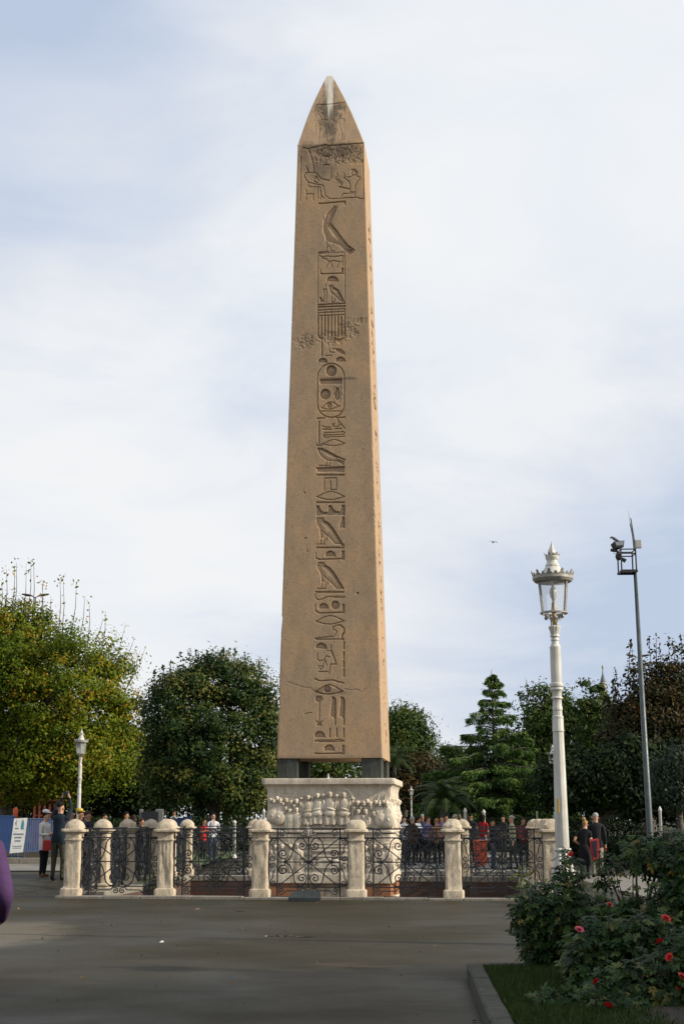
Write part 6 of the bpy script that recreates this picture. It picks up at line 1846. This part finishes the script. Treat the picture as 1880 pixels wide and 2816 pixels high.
def q_(x0, x1, z0, z1):
    sk = (z0 - .85) * .085
    pr.add([(x0 + sk, -.003, z0), (x1 + sk, -.003, z0), (x1 + sk, -.003, z1), (x0 + sk, -.003, z1)], [(0, 1, 2, 3)])
for z, w, n_ in ((.86, .34, 9), (.75, .24, 6), (.64, .2, 5), (.48, .32, 11), (.42, .26, 8)):
    for i in range(n_):
        x0_ = -w / 2 + w * i / n_; q_(x0_, x0_ + w / n_ * .72, z, z + (.05 if z > .6 else .026))
for x in (-.14, -.10, -.06): q_(x, x + .03, 1.05, 1.09)
q_(-.12, -.105, 1.14, 1.34); q_(-.15, -.135, 1.2, 1.28); pr.build('lettering', ink, bn_t)
pr = MB(); pr.add([(.06, -.003, 1.04), (.16, -.003, 1.04), (.165, -.003, 1.26), (.13, -.003, 1.38), (.09, -.003, 1.30), (.07, -.003, 1.2)], [(0, 1, 2, 3, 4, 5)]); pr.build('emblem', tealm, bn_t)
def bin_(lab, px, Y, w, h, z0=.05):
    p = at(px, 2254, Y)
    t = thing('litter_bin', lab, 'litter bin', None, (p.x, Y, z0), .25)
    om = plain('orange_plastic', (.60, .085, .025), .45)
    MB().box((0, 0, h * .46 + .03), (w * .72, w * .72, h * .86), taper=1.30).build('bin_body', om, t)
    MB().bbox((0, 0, h * .93), (w * 1.04, w * 1.04, h * .10), .02).build('lid', om, t)
    MB().box((0, -w * .53, h * .93), (w * .5, .012, h * .05)).build('lid_handle', dark, t)
    for x in (-.3, .3): MB().tube([(x * w - .03, w * .3, .06), (x * w + .03, w * .3, .06)], .06, 10).build('wheel', dark, t)
bin_('orange plastic litter bin standing behind the last front bay of the fence', 1319, 51.2, .44, .92)
p = at(42, 2254, 66)
t = thing('waste_basket', 'small orange red cylinder bin on a post behind the blue barrier', 'litter bin', None, (p.x, 66, .3))
MB().tube([(0, .16, 0), (0, .16, 1.9)], .03, 6).build('bin_post', galv, t); MB().lathe([(1.35, .09), (1.38, .105), (1.80, .115), (1.83, .08), (1.88, .05)], 14).build('basket', plain('orange_red', (.55, .08, .02), .5), t, True)
# red framed kiosk far left
rm = plain('red_timber', (.24, .07, .045), .7); rdk = plain('red_panel', (.10, .03, .024), .8)
p = at(98, 2254, 78); k = 78 * cp_ / F
kt = thing('kiosk', 'dull red framed kiosk behind the blue barrier on the left', 'kiosk', None, (at(128, 2254, 78).x, 78, .3))
kw, kh = 70 * k, 2.3
MB().box((0, .6, kh / 2), (kw, 1.1, kh)).build('kiosk_wall', rdk, kt)
for i in range(6):
    MB().box((-kw / 2 + kw * i / 5, .02, kh / 2), (.09, .06, kh + .02)).build('frame_post', rm, kt)
for z in (.05, .8, 1.55, kh - .05): MB().box((0, .03, z), (kw + .08, .05, .09)).build('frame_rail', rm, kt)
MB().box((0, .6, kh + .05), (kw + .3, 1.4, .08)).build('roof', rm, kt)
# dark display board with grey pillars
p = at(415, 2254, 58)
kt = thing('information_board', 'dark information board between two pale grey pillars behind the fence', 'information board', None, (p.x, 58, .1), .05)
k = 58 * cp_ / F
for x, w in ((-28, 10), (22, 22)): MB().bbox((x * k, .12, .97), (w * k, .2, 1.95), .02).build('pillar', plain('grey_stone', (.13, .13, .125), .8), kt)
MB().bbox((-2 * k, -.02, 1.35), (44 * k, .08, 1.0), .01).build('board', plain('board_dark', (.012, .012, .014), .3), kt)
# blue sheeting and far people row
mb = MB(); mb.add([(-.55, 0, 0), (.45, 0, 0), (.45, 0, .62), (.1, 0, .52), (-.55, 0, .18), (-.55, .3, 0), (.45, .3, 0), (.45, .3, .62), (.1, .3, .52), (-.55, .3, .18)], [(0, 1, 2, 3, 4), (9, 8, 7, 6, 5), (0, 5, 6, 1), (1, 6, 7, 2), (2, 7, 8, 3), (3, 8, 9, 4), (4, 9, 5, 0)])
o = mb.build('tarpaulin', blue); o.location = (at(490, 2254, 68).x, 68, 1.2); 
o.scale = (1.3, 1, 1)
tag(o, 'blue sheeting slung behind the fence near the dark round tree', 'tarpaulin')
mb = MB(); mb.tube([(-.5, .15, -1.2), (-.5, .15, .2)], .03, 5); mb.tube([(.4, .15, -1.2), (.4, .15, .5)], .03, 5); mb.build('pole', galv, o)
for px, Y, h_, r_, lab in ((725, 58, 1.95, .06, 'white post left of the pedestal, above the domed post'), (645, 60, 1.5, .07, 'white post behind the fence left of the third front post'), (1279, 50, 2.02, .055, 'grey white post behind the broken capped fence post'), (1330, 64, 1.95, .07, 'white post above the woman in red'), (1815, 46, 2.05, .05, 'slim white post above the rose bush at the far right'), (1477, 66, 1.9, .05, 'thin pale post before the cedar, left of the big lamp')):
    x = at(px, 2254, Y).x
    t = thing('bollard_post', lab, 'post', 'slim white posts in the park', (x, Y, gz(x, Y)))
    MB().lathe([(-.05, r_ * 1.1), (h_ * .92, r_ * .9), (h_ * .93, r_ * 1.15), (h_ * .95, r_ * 1.15), (h_, r_ * .25)], 10).build('post_shaft', white, t, True)
    MB().lathe([(0, r_ * 2), (.1, r_ * 2), (.14, r_ * 1.2)], 10).build('post_base', white, t)

# ---------------------------------------------------------------- far things: minaret, gull
Y = 250; k = Y * cp_ / F; c = at(1672, 2254, Y)
mt = thing('minaret', 'slender pale minaret with grey cone roof far behind the thin tree', 'minaret', None, (c.x, Y, 0))
lead = plain('lead_roof', (.16, .17, .18), .6); mst = plain('minaret_stone', (.36, .34, .31), .8)
zt, zc_, zb_ = at(1663, 1837, Y).z, at(1668, 1876, Y).z, at(1672, 1914, Y).z
MB().lathe([(zc_, 8.5 * k), (zc_ + .12, 8.5 * k), (zt - 1.0, .12), (zt, .05)], 16).build('cone_roof', lead, mt, True, .6)
MB().lathe([(zb_, 8 * k), (zc_, 7.6 * k)], 16).build('upper_shaft', mst, mt, True)
MB().lathe([(zb_ - 1.2, 9 * k), (zb_ - .3, 11 * k), (zb_ - .25, 11.5 * k), (zb_ + .75, 11.5 * k), (zb_ + .76, 9 * k)], 20).build('balcony', mst, mt, True, .6)
MB().lathe([(0, 13 * k), (6, 10 * k), (zb_ - 1.2, 8.6 * k)], 16).build('lower_shaft', mst, mt, True)
MB().ball((0, 0, zt + .1), (.16, .16, .4), 8, 6).build('finial', plain('gilt', (.3, .22, .08), .4), mt)
Y = 150; g = at(1356, 1492, Y)
gm2 = plain('gull_grey', (.10, .10, .10), .7)
Y = 150
gl = thing('gull', 'dark gull gliding in the cloudy sky right of the obelisk', 'bird', None, g, .5)
gb_ = MB(); gb_.tube([(0, -.26, .02), (0, -.2, .03), (0, -.05, .02), (0, .12, 0), (0, .22, -.01)], [.012, .04, .065, .04, .008], 8); gb_.build('bird_body', gm2, gl, True)
for s in (-1, 1):
    wv = MB(); P = [(0, 0, .03), (s * .22, -.06, .14), (s * .42, 0, .10), (s * .60, .10, -.02 if s > 0 else .04)]
    W_ = [.10, .11, .085, .01]
    vs = []
    for (x, y, z), w in zip(P, W_): vs += [(x, y - w * .5, z + .008), (x, y + w * .9, z), (x, y + w * .2, z - .012)]
    wv.add(vs, [q for i in range(3) for q in ((i * 3, i * 3 + 3, i * 3 + 4, i * 3 + 1), (i * 3 + 1, i * 3 + 4, i * 3 + 5, i * 3 + 2), (i * 3 + 2, i * 3 + 5, i * 3 + 3, i * 3))]); wv.build('wing', gm2, gl)
MB().add([(-.04, .2, 0), (.04, .2, 0), (.07, .34, -.01), (-.07, .34, -.01), (0, .27, -.02)], [(0, 1, 2, 3), (0, 4, 1), (1, 4, 2), (2, 4, 3), (3, 4, 0)]).build('tail', gm2, gl)
p = mast.location
pg = MB(); pg.tube([(-.13, 0, .06), (-.08, 0, .1), (0, 0, .05), (.12, 0, -.02), (.2, 0, -.05)], [.02, .03, .05, .035, .012], 8); pg.tube([(.02, 0, 0), (.02, 0, -.08)], .01, 4)
po = pg.build('pigeon', gm2, None, True); po.location = (p.x + (1660 + 340 / 10.21 - 1750) * (MY * cp_ + 1.7) / F - .05, MY - .1, at(1750, 1390 + 1010 / 10.21, MY).z + .02); tag(po, 'dark pigeon perched on the floodlight of the near camera mast', 'bird')

# ---------------------------------------------------------------- puddle, litter and leaves on the paving
pm, pt_, pb = newmat('puddle_water'); pb.inputs['Base Color'].default_value = (.03, .03, .028, 1); pb.inputs['Roughness'].default_value = .04; pb.inputs['Specular IOR Level'].default_value = .7
pl = MB()
for i in range(11):
    px = 736 + i * 13 + random.uniform(-3, 3); py = 2574 + i * .35 + random.uniform(-1.5, 1.5)
    c = on_z(px, py, .0045); rx, ry = random.uniform(.025, .06), random.uniform(.05, .16)
    pl.add([(c.x + rx * math.cos(a) * random.uniform(.6, 1.1), c.y + ry * math.sin(a) * random.uniform(.6, 1.1), .0045 + i * .0001) for a in np.linspace(0, 6.28, 9)[:-1]], [tuple(range(8))])
tag(pl.build('puddle', pm), kind='stuff')
dl = leaf_mat('dead_leaf', [(.0, (.05, .03, .012)), (.6, (.12, .06, .02)), (1, (.2, .12, .04))], .7, .05)
n = 520
P = np.stack([rng.uniform(-7.5, 5, n), 12 + 33 * rng.random(n) ** 1.6, np.full(n, .012)], 1)
P[:, 2] += [gz(a, b_) for a, b_ in P[:, :2]]
v, f = leaves(P, np.tile([0, 0, 1.], (n, 1)), .045, jitter=.25, droop=0)
tag(obj('fallen_leaves', np_mesh('fallen_leaves', v, f, dl, rng.random(n))), kind='stuff')
def litter(lab, px, py, d, c, cat='litter', nm='litter_scrap'):
    p = on_z(px, py, 0)
    mb = MB(); mb.add([(-d[0], -d[1], .004), (d[0] * .8, -d[1], .006), (d[0], d[1], .02), (-d[0] * .7, d[1] * .9, .012), (0, 0, .03)], [(0, 1, 4), (1, 2, 4), (2, 3, 4), (3, 0, 4), (3, 2, 1, 0)])
    o = mb.build(nm, plain('scrap', c, .8)); o.location = (p.x, p.y, .002); tag(o, lab, cat)
litter('flat dark scrap lying on the paving before the third front post', 663, 2508, (.10, .06), (.04, .02, .012))
litter('small pale scrap of paper on the paving left of centre', 444, 2594, (.03, .025), (.5, .5, .48))
litter('brown crumpled leaf on the paving in front of the second post', 541, 2503, (.05, .04), (.18, .09, .05))
